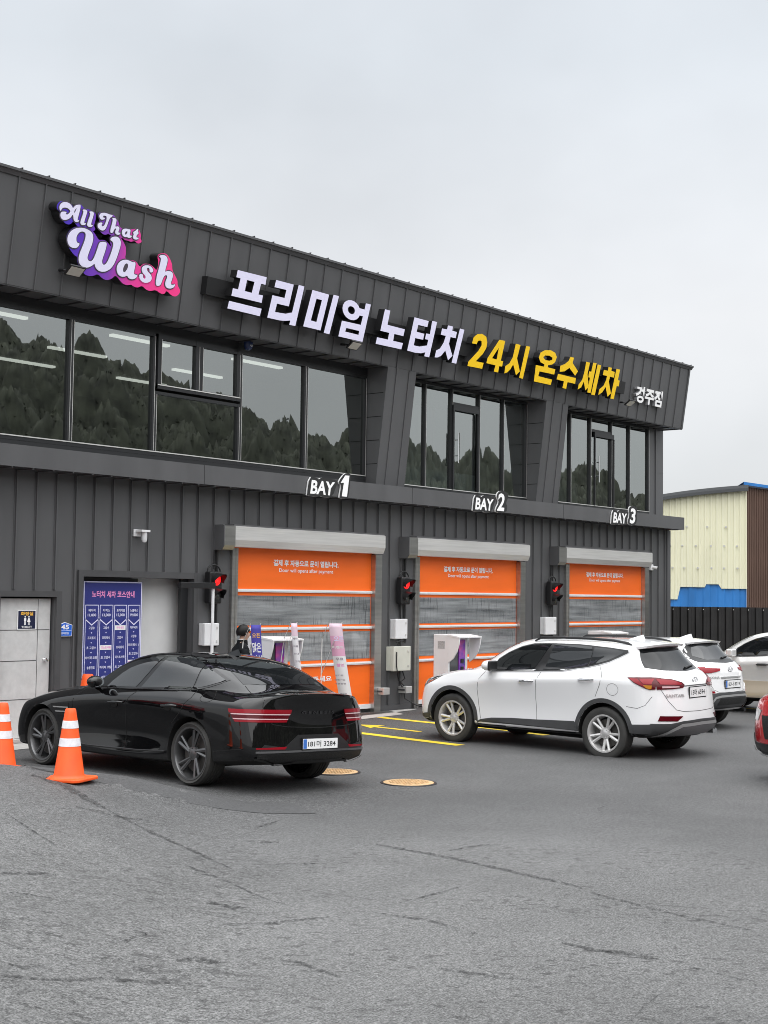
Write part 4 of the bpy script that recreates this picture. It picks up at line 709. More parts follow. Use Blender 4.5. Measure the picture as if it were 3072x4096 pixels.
banner(16.82, -1.85, .10, (.42, .1), [(0, bl), (.12, bw)], 'narrow pale pink banner, middle of the three banners', [(s, 0, .26 + k * .13, .075, .035, gt) for k, s in enumerate(('세차', '이용', '안내', '고객', '카드', '결제', '확인', '출발'))])
banner(17.83, -1.85, .22, (.52, .1), [(0, bl), (.10, bp), (.30, bw)], 'wide banner with a pink head, standing behind the sedan boot', [('오픈', .03, .27, .16, .09, M['lav']), ('이벤트', .0, .42, .2, .05, M['paintw']), ('무료', 0, .63, .13, .05, gt), ('할인', 0, .74, .13, .06, M['pinkp']), ('정기권', -.05, .92, .14, .03, gt), ('회원가입', -.05, 1.0, .18, .03, gt), ('쿠폰증정', -.05, 1.07, .18, .03, gt), ('세차장', -.03, 1.25, .12, .03, gt), ('이용문의', -.03, 1.32, .16, .03, gt)], 1.73)
# ================================================================== cones
def cone_proto():
    t = thing('traffic_cone', '', 'traffic cone'); prof = [(.150, .035), (.148, .05), (.075, .58), (.052, .69), (.045, .70), (.0, .70)]
    rad = lambda z: .150 + (.054 - .150) * (z - .04) / (.69 - .04)
    mb = MB(); mb.lathe([(.17, .028), (.158, .04), (rad(.06), .06), (rad(.65), .65), (.053, .688), (.046, .70), (.0, .70)], n=36); mb.obj('body', M['cone'], t)
    mb = MB(); s = .225; mb.prism([(-s, -s + .05), (-s + .05, -s), (s - .05, -s), (s, -s + .05), (s, s - .05), (s - .05, s), (-s + .05, s), (-s, s - .05)], lambda a, b, d: (a, b, d), 0, .03); bevel(mb.obj('base', M['cone'], t), .008)
    for z0, z1 in ((.335, .415), (.51, .585)):
        MB().lathe([(rad(z0) + .003, z0), (rad(z1) + .003, z1)], n=36).obj('reflective_band', M['coneband'], t)
    return t
c0 = cone_proto(); G_ = 'orange traffic cones'
def place(c, x, y, s, rz, lab, dz=0): c.location = (x, y, gzs(x, y) + dz); c.scale = (s, s, s); c.rotation_euler = (0, 0, rz); c['label'] = lab; c['group'] = G_
c1 = copy_tree(c0); c2 = copy_tree(c0)
place(c0, 9.17, -5.82, 1.0, R(20), 'orange cone with two white bands, in front of the black sedan door')
place(c1, 9.27, -4.60, 1.0, R(8), 'orange cone with two white bands, cut off at the left edge')
place(c2, 13.39, -1.0, 1.46, 0, 'orange cone tip peeping over the black sedan wing mirror')
# ================================================================== person
def person():
    t = thing('person', 'dark haired man in a black jacket standing by the blue banner, seen from behind', 'person', (15.36, -2.1, 0), (0, 0, R(-28)))
    J = {}; V = []; E_ = []; Rr = []
    def jt(n, p, r, par=None):
        J[n] = len(V); V.append(p); Rr.append(r)
        if par: E_.append((J[par], J[n]))
    # faces local +x; head bent a little forward
    jt('pel', (0, 0, .95), (.15, .17)); jt('waist', (.0, 0, 1.08), (.135, .165), 'pel'); jt('chest', (.01, 0, 1.25), (.145, .19), 'waist'); jt('up', (.015, 0, 1.38), (.12, .17), 'chest'); jt('neck', (.03, 0, 1.47), (.062, .062), 'up'); jt('chin', (.06, 0, 1.545), (.068, .066), 'neck'); jt('skull', (.055, 0, 1.625), (.098, .080), 'chin'); jt('top', (.045, 0, 1.70), (.060, .055), 'skull')
    for s, n in ((1, 'l'), (-1, 'r')):
        jt(n + 'sh', (.01, s * .19, 1.375), (.075, .075), 'up'); jt(n + 'el', (.03, s * .245, 1.09), (.055, .055), n + 'sh'); jt(n + 'wr', (.20, s * .20, .92), (.036, .036), n + 'el'); jt(n + 'pa', (.27, s * .19, .885), (.034, .026), n + 'wr')
        for k, (dx, dz, dy) in enumerate(((.09, -.035, .03), (.10, -.045, .01), (.095, -.05, -.01), (.08, -.05, -.028))):
            jt(f'{n}f{k}', (.30, s * .19 + dy, .872), (.0095, .0095), n + 'pa'); jt(f'{n}g{k}', (.27 + dx, s * .19 + dy, .885 + dz), (.008, .008), f'{n}f{k}')
        jt(n + 'th', (.27, s * .155, .905), (.011, .011), n + 'pa'); jt(n + 'tt', (.32, s * .14, .90), (.009, .009), n + 'th')
        jt(n + 'hip', (0, s * .09, .88), (.10, .10), 'pel'); jt(n + 'kn', (.02, s * .10, .50), (.065, .062), n + 'hip'); jt(n + 'an', (-.01, s * .10, .10), (.042, .042), n + 'kn'); jt(n + 'to', (.15, s * .115, .035), (.04, .035), n + 'an')
    me = bpy.data.meshes.new('body'); me.from_pydata(V, E_, []); o = link('body', me); o.modifiers.new('s', 'SKIN').use_smooth_shade = True
    bpy.context.view_layer.update(); sv = me.skin_vertices[0].data
    for i, r in enumerate(Rr): sv[i].radius = r
    sv[0].use_root = True; ss = o.modifiers.new('ss', 'SUBSURF'); ss.levels = 2; ss.render_levels = 2
    bpy.context.view_layer.update(); me2 = bpy.data.meshes.new_from_object(o.evaluated_get(bpy.context.evaluated_depsgraph_get())); bpy.data.objects.remove(o)
    for v in me2.vertices:                                              # nose, brow, ears
        c = v.co
        if c.z > 1.5 and c.x > .10 and abs(c.y) < .022 and 1.56 < c.z < 1.62: c.x += .022 * (1 - abs(c.y) / .022)
        if 1.585 < c.z < 1.65 and .02 < c.x < .065 and abs(c.y) > .06: c.y *= 1.18
    me2.materials.clear()
    for k in ('skin', 'jacket', 'trousers', 'black'): me2.materials.append(M[k])
    for p in me2.polygons:
        c = p.center; p.use_smooth = True
        p.material_index = 0 if c.z > 1.475 or (c.x > .19 and c.z < .95 and c.z > .7) else 1 if c.z > .86 or abs(c.y) > .2 else 3 if c.z < .09 else 2
    b = link('body', me2, t)
    mb = MB(); n = 24; vs = []; fs = []; rows_ = 9                        # hair cap
    for i in range(rows_):
        ph = math.pi * .66 * i / (rows_ - 1)
        for k in range(n):
            a = 2 * math.pi * k / n; fr = math.cos(a); p2 = ph * (1 - .42 * max(0, fr)); vs.append((.040 + .108 * math.sin(p2) * fr, .094 * math.sin(p2) * math.sin(a) * (1 + .02 * math.sin(7 * a)), 1.628 + .112 * math.cos(p2) + .004 * math.sin(5 * a + i)))
    mb.add(vs, [(i * n + k, i * n + (k + 1) % n, (i + 1) * n + (k + 1) % n, (i + 1) * n + k) for i in range(rows_ - 1) for k in range(n)], True); mb.obj('hair', M['hair'], t)
    mb = MB(); mb.lathe([(.088, 1.43), (.082, 1.50), (.074, 1.515), (.072, 1.50)], lambda r, h, c, s: (.03 + r * c * .95, r * s, h), 20); mb.obj('collar', M['jacket'], t)
    mb = MB(); mb.lathe([(.069, 1.505), (.066, 1.52), (.063, 1.505)], lambda r, h, c, s: (.032 + r * c * .95, r * s, h), 20); mb.obj('shirt_collar', M['paintw'], t)
    mb = MB()
    for y in (.262, .268): pass
    mb.tube([(-.04, .265, 1.33), (-.035, .29, 1.2), (-.01, .305, 1.1)], .006, 6); mb.tube([(.05, .262, 1.33), (.06, .29, 1.2), (.07, .305, 1.1)], .006, 6); mb.box(-.02, .045, .285, .30, 1.14, 1.26); mb.obj('sleeve_stripe', M['lav'], t)
person()
# ================================================================== fence and shed at the right
ft = thing('metal_fence', 'tall black corrugated metal fence behind the parked white cars', 'fence', (38, 3.2, 0))
def corr(p0, p1, z0, z1, pitch, depth, ztop=None):
    p0, p1 = Vector(p0), Vector(p1); d = (p1 - p0); Ln = d.length; d.normalize(); n = Vector((d.y, -d.x)); vs, fs = [], []; k = 0; s = 0.0
    shape = [(0, 0), (.42, 0), (.52, 1), (.90, 1)]
    while s < Ln:
        for a, b in shape:
            q = min(Ln, s + a * pitch); P_ = p0 + d * q + n * depth * b; zt = ztop(q / Ln) if ztop else z1; vs += [(P_.x, P_.y, z0), (P_.x, P_.y, zt)]
        s += pitch
    fs = [(2 * i, 2 * i + 2, 2 * i + 3, 2 * i + 1) for i in range(len(vs) // 2 - 1)]; return vs, fs
fa, fb = (33.4, 2.4), (45.0, -9.2)
fd = Vector((fb[0] - fa[0], fb[1] - fa[1])).normalized()
vs, fs = corr(fa, (fa[0] + fd.x * 26, fa[1] + fd.y * 26), 0, 2.0, .21, .045)
mb = MB(); mb.add([(x - 38, y - 3.2, z) for x, y, z in vs], fs); o = mb.obj('corrugated_sheet', P('black_fence_sheet', (.018, .017, .017), .45, var=.2), ft); s = o.modifiers.new('t', 'SOLIDIFY'); s.thickness = .004
mb = MB()
for k in range(0, 60):
    q = Vector(fa) + fd * (.1 + k * .42) + Vector((fd.y, -fd.x)) * .048; mb.tube([(q.x - 38, q.y - 3.2, 1.93), (q.x - 38 + fd.y * .012, q.y - 3.2 - fd.x * .012, 1.93)], .014, 6)
mb.obj('screw', M['steel'], ft)
mb = MB()
for k in range(0, 10):
    q = Vector(fa) + fd * (.5 + k * 2.6) - Vector((fd.y, -fd.x)) * .05; mb.tube([(q.x - 38, q.y - 3.2, 0), (q.x - 38, q.y - 3.2, 1.95)], .03, 8)
mb.obj('post', M['trim'], ft)
# shed beyond: cream corrugated end, blue lower sheets, brown side, curved roof
sd = thing('corrugated_shed', 'cream and blue corrugated shed with a curved roof beyond the fence', 'shed', (52, 12, 0))
A = Vector((51.9, 13.9)); B = Vector((56.26, 8.34)); ln = (B - A).length; wd = (B - A).normalized(); wn = Vector((wd.y, -wd.x))
def off(vs): return [(x - 52, y - 12, z) for x, y, z in vs]
tops = lambda f: 5.7 + 1.95 * f - .74 * f * f
def cream_bottom(f): return 2.19 if f < .6 else 2.71 if f < .758 else 2.84 if f < .846 else 2.66
p0, d0 = A, wd; vs, fs = [], []; pitch = .245; n_ = 0; Ltot = ln
k = 0.0
while k < Ltot:
    for a, b in ((0, 0), (.5, 0), (.62, 1), (.88, 1)):
        q = min(Ltot, k + a * pitch); Q = A + wd * q + wn * .05 * b; f = q / Ltot; vs += [(Q.x, Q.y, cream_bottom(f)), (Q.x, Q.y, tops(f))]
    k += pitch
mb = MB(); mb.add(off(vs), [(2 * i, 2 * i + 2, 2 * i + 3, 2 * i + 1) for i in range(len(vs) // 2 - 1)]); mb.obj('cream_wall', corrugated('cream_sheet', (.80, .78, .58), .5, .05), sd)
A2 = A - wn * .06; vs, fs = corr(A2, A2 + wd * Ltot, 0, 3.4, .62, .03); mb = MB(); mb.add(off(vs), fs); mb.obj('blue_wall', corrugated('blue_sheet', (.03, .19, .52), .4, .22), sd)
vs, fs = corr(B + wn * .02, B + Vector((4.6, -1.9)), 0, 6.95, .10, .03, lambda f: 6.95 - .25 * f); mb = MB(); mb.add(off(vs), fs); mb.obj('brown_wall', corrugated('brown_sheet', (.115, .068, .05), .6, .2), sd)
mb = MB(); m_ = 24; vs = []
for i in range(m_ + 1):
    f = i / m_; q = A + wd * (Ltot * f); z = tops(f)
    for dd, dz in ((.32, -.02), (.32, .10), (-9, .5), (-9, .3), (.30, -.14), (.05, -.14)): Q = q + wn * dd; vs.append((Q.x, Q.y, z + dz))
w_ = 6; fs = [(i * w_ + j, (i + 1) * w_ + j, (i + 1) * w_ + j + 1, i * w_ + j + 1) for i in range(m_) for j in (0, 1, 2)] + [(i * w_ + 4, (i + 1) * w_ + 4, (i + 1) * w_, i * w_) for i in range(m_)] + [(i * w_ + 4, i * w_ + 5, (i + 1) * w_ + 5, (i + 1) * w_ + 4) for i in range(m_)]
mb.add(off(vs), fs); mb.obj('roof', P('grey_eave', (.10, .105, .11), .4), sd)
C1 = B + Vector((4.6, -1.9)); mb = MB(); e = wn * .35
mb.add(off([(B.x + e.x - wd.x * .2, B.y + e.y - wd.y * .2, 7.14), (C1.x + e.x, C1.y + e.y, 6.82), (C1.x - wn.x * 3, C1.y - wn.y * 3, 6.7), (B.x - wn.x * 3, B.y - wn.y * 3, 7.0), (B.x + e.x - wd.x * .2, B.y + e.y - wd.y * .2, 7.02), (C1.x + e.x, C1.y + e.y, 6.68)]), [(0, 1, 2, 3), (4, 5, 1, 0)]); mb.obj('blue_roof', bpy.data.materials['blue_sheet'], sd)
mb = MB()
for z, st in ((5.5 - .25, .9), (4.45, .55), (3.52, .55)):
    k = .25
    while k < Ltot:
        Q = A + wd * k + wn * .055; mb.box(Q.x - 52 - .03, Q.x - 52 + .03, Q.y - 12 - .03, Q.y - 12 + .03, z - .035, z + .035); k += st * (.85 + .3 * random.random())
mb.obj('fixing_clip', M['steel'], sd)
mb = MB(); H_ = B + Vector((4.6, -1.9)) ; mb.add(off([(A.x, A.y, 0), (A.x - wn.x * 8, A.y - wn.y * 8, 0), (A.x - wn.x * 8, A.y - wn.y * 8, 6.2), (A.x, A.y, 6.0)]), [(0, 1, 2, 3)]); mb.obj('side_wall', bpy.data.materials['brown_sheet'], sd)
# ================================================================== cars
NC = 14
def car_cage(rows):
    """rows: 10 lists of 14 (x,y,z) from the nose centre round the left side to the tail centre -> (10,26,3)"""
    out = []
    for r in rows:
        r = [list(p) for p in r]; out.append(r + [[x, -y, z] for x, y, z in r[-2:0:-1]])
    return np.array(out, float)
def body_mesh(name, rows, crease=(), lvl=3):
    T = car_cage(rows); C = T.copy(); nr, nc = T.shape[:2]
    for _ in range(5):
        Lm = C.copy(); Lm[1:-1] = (C[:-2] + 4 * C[1:-1] + C[2:]) / 6
        Lm = (np.roll(Lm, 1, 1) + 4 * Lm + np.roll(Lm, -1, 1)) / 6
        Dl = (T - Lm) * .8; Dl[:, 0, 1] = 0; Dl[:, NC - 1, 1] = 0; C += Dl
    vs = [tuple(p) for p in C.reshape(-1, 3)]; fs = []
    for i in range(nr - 1):
        for j in range(nc): fs.append((i * nc + j, i * nc + (j + 1) % nc, (i + 1) * nc + (j + 1) % nc, (i + 1) * nc + j))
    for row, flip in ((0, True), (nr - 1, False)):
        o = row * nc
        for j in range(NC - 1):
            a, b = o + j, o + j + 1; a2, b2 = o + (nc - j) % nc, o + (nc - j - 1) % nc
            f = [a, b, b2, a2]; q = []
            for v in f:
                if v not in q: q.append(v)
            fs.append(tuple(q[::-1] if flip else q))
    me = bpy.data.meshes.new(name); me.from_pydata(vs, [], fs)
    bm = bmesh.new(); bm.from_mesh(me); bmesh.ops.recalc_face_normals(bm, faces=bm.faces); cl = bm.edges.layers.float.new('crease_edge') if not bm.edges.layers.float.get('crease_edge') else bm.edges.layers.float.get('crease_edge')
    cr = dict(crease)
    for e in bm.edges:
        a, b = e.verts[0].index, e.verts[1].index; ra, rb = a // nc, b // nc
        if ra == rb and ra in cr:
            w = cr[ra]; ja = min(a % nc, nc - a % nc); jb = min(b % nc, nc - b % nc)
            if callable(w): w = w((ja + jb) / 2)
            e[cl] = w
    bm.to_mesh(me); bm.free()
    o = link('t', me); s = o.modifiers.new('s', 'SUBSURF'); s.levels = lvl; s.render_levels = lvl
    bpy.context.view_layer.update(); m2 = bpy.data.meshes.new_from_object(o.evaluated_get(bpy.context.evaluated_depsgraph_get())); bpy.data.objects.remove(o); return m2
class Car:
    def __init__(s, name, label, rows, paint, loc, mat3, wheels, archR, crease=(), sc_=(1, 1, 1), group=None):
        s.t = thing(name, label, 'car', group=group); s.t.matrix_world = Matrix.Translation(loc) @ mat3.to_4x4()
        rows = [[(x * sc_[0], y * sc_[1], z * sc_[2]) for x, y, z in r] for r in rows]
        me = body_mesh('body', rows, crease)
        bm = bmesh.new(); bm.from_mesh(me); s.bvh = BVHTree.FromBMesh(bm); bm.free()
        s.wheels = wheels; s.archR = archR
        cut = MB()
        for x, z, y0 in wheels:
            for sg in (1, -1):
                n = 48; a = [(x + archR * math.cos(2 * math.pi * k / n), sg * y0, z + archR * math.sin(2 * math.pi * k / n)) for k in range(n)]; b = [(p[0], sg * 1.3, p[2]) for p in a]
                cut.add(a + b, [tuple(range(n)), tuple(range(n, 2 * n))[::-1]] + [(i, n + i, n + (i + 1) % n, (i + 1) % n) for i in range(n)])
        co = cut.obj('cut', M['cavity']); o = link('body', me); bo = o.modifiers.new('b', 'BOOLEAN'); bo.operation = 'DIFFERENCE'; bo.solver = 'EXACT'; bo.object = co
        bpy.context.view_layer.update(); m2 = bpy.data.meshes.new_from_object(o.evaluated_get(bpy.context.evaluated_depsgraph_get())); bpy.data.objects.remove(o); bpy.data.objects.remove(co)
        m2.materials.clear(); m2.materials.append(paint); m2.materials.append(M['cavity']); m2.name = 'body'
        for p in m2.polygons:
            c = p.center; p.use_smooth = True; p.material_index = 0
            for x, z, y0 in wheels:
                if math.hypot(c.x - x, c.z - z) < archR + .004 and abs(c.y) > y0 - .01: p.material_index = 1
            if c.z < .5 * 1 and p.normal.z < -.75: p.material_index = 1
        m2.set_sharp_from_angle(angle=R(38)); s.body = link('body', m2, s.t); s.paint = paint
    def ray(s, ax, u, v, back=False):
        if ax == 'L': o, d = Vector((u, 2, v)), Vector((0, -1, 0))
        elif ax == 'Rt': o, d = Vector((u, -2, v)), Vector((0, 1, 0))
        elif ax == 'B': o, d = Vector((-4, u, v)), Vector((1, 0, 0))
        elif ax == 'F': o, d = Vector((4, u, v)), Vector((-1, 0, 0))
        else: o, d = Vector((v, u, 4)), Vector((0, 0, -1))
        h = s.bvh.ray_cast(o, d)
        if h[0] is None:
            mid = o + d * (2 if ax in 'L Rt' else 4 - 2.3 if ax in 'BF' else 2.5); h = s.bvh.find_nearest(mid)
        n = h[1] if h[1].dot(d) < 0 else -h[1]
        return h[0], n
    def patch(s, name, ax, poly, mat, parent=None, off=.004, step=.07, skirt=.012, dome=0, smooth=0, label=None):
        if smooth: poly = chaikin(poly, smooth)
        bm = bmesh.new(); f = bm.faces.new([bm.verts.new((a, b, 0)) for a, b in poly])
        X = [p[0] for p in poly]; Y = [p[1] for p in poly]
        for i, lo, hi in ((0, min(X), max(X)), (1, min(Y), max(Y))):
            c = lo + step * .5
            while c < hi:
                bmesh.ops.bisect_plane(bm, geom=bm.verts[:] + bm.edges[:] + bm.faces[:], plane_co=(c, 0, 0) if i == 0 else (0, c, 0), plane_no=(1, 0, 0) if i == 0 else (0, 1, 0), dist=1e-5); c += step
        nor = {}
        for v in bm.verts: h, n = s.ray(ax, v.co.x, v.co.y); nor[v] = n; v.co = h + n * off
        if dome:
            pass
        for f in bm.faces: f.smooth = True
        be = [e for e in bm.edges if e.is_boundary]
        if skirt:
            r = bmesh.ops.extrude_edge_only(bm, edges=be); nv = [g for g in r['geom'] if isinstance(g, bmesh.types.BMVert)]
            for v in nv:
                src = min(nor, key=lambda q: (q.co - v.co).length_squared) if False else None
                h, _, _, _ = s.bvh.find_nearest(v.co); d = (h - v.co)
                v.co = v.co + (d.normalized() if d.length > 1e-6 else Vector((0, 0, -1))) * skirt
        bmesh.ops.recalc_face_normals(bm, faces=bm.faces)
        s_ = sum(f.normal.dot(s.bvh.find_nearest(f.calc_center_median())[1]) for f in list(bm.faces)[:20])
        if s_ < 0: bmesh.ops.reverse_faces(bm, faces=bm.faces)
        me = bpy.data.meshes.new(name); bm.to_mesh(me); bm.free(); me.materials.append(mat); me.set_sharp_from_angle(angle=R(40))
        o = link(name, me, parent or s.t)
        if label: o['label'] = label
        return o
    def line(s, mb, ax, pts, w=.007, off=.0016, step=.04):
        """thin ribbon following the body, added to an MB"""
        q = []
        for a, b in zip(pts[:-1], pts[1:]):
            n = max(1, int(math.hypot(b[0] - a[0], b[1] - a[1]) / step))
            q += [(a[0] + (b[0] - a[0]) * k / n, a[1] + (b[1] - a[1]) * k / n) for k in range(n)]
        q.append(pts[-1]); H = [s.ray(ax, *p) for p in q]; vs = []
        for i, (h, n) in enumerate(H):
            t = (H[min(i + 1, len(H) - 1)][0] - H[max(i - 1, 0)][0]); t = t.normalized() if t.length > 1e-6 else Vector((0, 0, 1)); b = t.cross(n).normalized() * w / 2; vs += [h + n * off + b, h + n * off - b]
        mb.add(vs, [(2 * i, 2 * i + 1, 2 * i + 3, 2 * i + 2) for i in range(len(H) - 1)], True)
    def text(s, name, ax, body, u, v, w, h, mat, parent=None, off=.006, flip=1, bold=.015):
        co, fs = fit_text(body, w, h, bold); vs = []
        for a, b, _ in co: p, n = s.ray(ax, u + a * flip, v + b); vs.append(p + n * off)
        mb = MB(); mb.add(vs, fs); return mb.obj(name, mat, parent or s.t)
    def plate(s, ax, u, v, w, h, txt, zrot=0, blue=True, mats=None, tilt=0, parent=None, x=None, frame=True):
        """number plate as a flat board standing just off the tail"""
        p, n = s.ray('B', u, v); X = (p.x if x is None else x) - .012
        mb = MB(); mb.box(X - .008, X + .01, u - w / 2, u + w / 2, v - h / 2, v + h / 2); o = mb.obj('number_plate', M['paintw'], s.t)
        if frame: mb = MB(); mb.box(X - .005, X + .012, u - w / 2 - .012, u + w / 2 + .012, v - h / 2 - .014, v + h / 2 + .012); mb.obj('plate_frame', M['black'], o)
        f = lambda a, b: (X - .0095, -a, b)
        mb = MB(); sh = .02 if blue else 0
        text_on(mb, txt, f, -u + sh, v, w * (.80 if blue else .84), h * .62, .012); mb.obj('plate_text', M['paintk'], o)
        if blue: mb = MB(); mb.box(X - .0092, X - .0082, u + w / 2 - .055, u + w / 2 - .004, v - h / 2 + .004, v + h / 2 - .004); mb.obj('plate_band', P('plate_blue', (.05, .17, .55), .4) if 'plate_blue' not in bpy.data.materials else bpy.data.materials['plate_blue'], o)
        return o
def wheel(car, x, y, r, wd, rr, style, rimmat, spokes=5, turn=0.0):
    """y>0 left wheel; tyre mesh with rim, brake disc and hub as its children"""
    sg = 1 if y > 0 else -1; h = wd / 2
    prof = [(rr - .012, -h * .86), (rr + .006, -h * .90), (rr + (r - rr) * .5, -h), (r - .022, -h * .93), (r - .004, -h * .78), (r, -h * .5), (r, -h * .36), (r - .008, -h * .34), (r - .008, -h * .24), (r, -h * .22), (r, -h * .06), (r - .008, -h * .04), (r - .008, h * .04), (r, h * .06), (r, h * .22), (r - .008, h * .24), (r - .008, h * .34), (r, h * .36), (r, h * .5), (r - .004, h * .78), (r - .022, h * .93), (rr + (r - rr) * .5, h), (rr + .006, h * .90), (rr - .012, h * .86)]
    fn = lambda q, d, c, s: (q * c, d, q * s)
    mb = MB(); mb.lathe(prof, fn, 56)
    w = mb.obj('wheel', M['rubber'], car.t, (x, y, r * .985)); w.rotation_euler = (0, turn, 0)
    mb = MB(); F = sg * h * .86
    mb.lathe([(rr - .001, F), (rr - .004, F + sg * .008), (rr - .022, F + sg * .006), (rr - .034, F - sg * .015), (rr - .05, -sg * h * .3), (rr - .05, -sg * h * .85)], fn, 48)
    fr = F - sg * .010
    def spoke(a0, a1, w0, w1, rin=.05, dish=.02, th=.035):
        p0 = (rin * math.cos(a0), rin * math.sin(a0)); p1 = ((rr - .02) * math.cos(a1), (rr - .02) * math.sin(a1)); d = Vector((p1[0] - p0[0], p1[1] - p0[1])).normalized(); n = Vector((-d.y, d.x)); vs = []
        for (px, pz), ww, yy in ((p0, w0, fr - sg * dish), (p1, w1, fr)):
            vs += [(px + n.x * ww, yy - sg * .010, pz + n.y * ww), (px, yy, pz), (px - n.x * ww, yy - sg * .010, pz - n.y * ww), (px - n.x * ww * .8, yy - sg * th, pz - n.y * ww * .8), (px + n.x * ww * .8, yy - sg * th, pz + n.y * ww * .8)]
        mb.add(vs, [(i, (i + 1) % 5, 5 + (i + 1) % 5, 5 + i) for i in range(5)] + [(4, 3, 2, 1, 0), (5, 6, 7, 8, 9)])
    for k in range(spokes):
        a = 2 * math.pi * (k + .25) / spokes
        if style == 'blade':
            spoke(a - .16 * sg, a + .20 * sg, .018, .024, .05, .02, .03); spoke(a + .14 * sg, a + .52 * sg, .014, .018, .06, .02, .03)
        else:
            spoke(a - .14, a - .20, .020, .020, .055, .028); spoke(a + .14, a + .20, .020, .020, .055, .028)
    mb.lathe([(0, fr - sg * .012), (.035, fr - sg * .012), (.045, fr - sg * .018), (.075, fr - sg * .022), (.085, fr - sg * .05), (0, fr - sg * .05)], fn, 24)
    for k in range(5):
        a = 2 * math.pi * k / 5 + .3; q = (.058 * math.cos(a), .058 * math.sin(a)); mb.tube([(q[0], fr - sg * .03, q[1]), (q[0], fr - sg * .014, q[1])], .009, 6)
    mb.obj('rim', rimmat, w)
    mb = MB(); mb.lathe([(.05, fr - sg * .085), (rr * .72, fr - sg * .085), (rr * .72, fr - sg * .10), (.05, fr - sg * .10)], fn, 32); mb.obj('brake_disc', M['disc'], w)
    mb = MB(); mb.lathe([(0, fr - sg * .13), (rr - .045, fr - sg * .13)], fn, 32); mb.obj('hub', M['cavity'], w)
    return w
M['disc'] = P('brake_steel', (.10, .095, .09), .5, .7)
M['kpaint'] = P('black_car_paint', (.0035, .0035, .004), .03, 0, .5, coat=.2, coat_rough=.0)
M['wpaint'] = P('white_car_paint', (.82, .82, .825), .32, 0, .5, coat=1, coat_rough=.02)
M['spaint'] = P('silver_car_paint', (.74, .735, .72), .30, .3, .5, coat=1, coat_rough=.02)
M['gpaint'] = P('gold_car_paint', (.62, .54, .42), .32, .3, .5, coat=1, coat_rough=.02)
M['rpaint'] = P('red_car_paint', (.50, .008, .016), .25, .15, .5, coat=1, coat_rough=.02)
M['tint'] = P('tinted_car_glass', (.008, .009, .010), .02, 0, .38)
M['tint3'] = P('sky_tinted_glass', (.020, .022, .024), .015, 0, .8, coat=.3, coat_rough=.0)
M['tint2'] = P('grey_car_glass', (.022, .024, .026), .02, 0, .75)
M['gap'] = P('panel_gap', (.004, .004, .004), .9)
M['gapw'] = P('panel_gap_grey', (.10, .10, .10), .9)
M['cladp'] = P('grey_plastic_cladding', (.060, .061, .063), .5, var=.1, vscale=6)
M['kmatte'] = P('satin_black_wheel', (.13, .13, .133), .30, .75)
M['alloy'] = P('silver_alloy', (.68, .67, .66), .32, .55)
M['tail'] = P('red_lens', (.25, .006, .014), .14, 0, .35)
M['taild'] = P('dark_red_lens', (.085, .003, .007), .14, 0, .35)
M['tailk'] = P('pink_lens', (.62, .40, .42), .12, 0, .5, coat=1)
M['amber'] = P('amber_lens', (.50, .20, .02), .12, 0, .5, coat=1)
M['clear'] = P('clear_lens', (.62, .62, .62), .08, .1, .6, coat=1)
M['headc'] = P('clear_headlamp', (.34, .345, .35), .10, .3, .6, coat=1)
M['headl'] = P('headlamp_lens', (.12, .125, .13), .08, .4, .6, coat=1)
M['silverp'] = P('silver_trim', (.48, .48, .48), .35, .6)
M['refl'] = P('mirror_glass', (.62, .66, .68), .02, 1)
M['mesh'] = P('black_grille_mesh', (.008, .008, .008), .6, bump=.8, bscale=90)
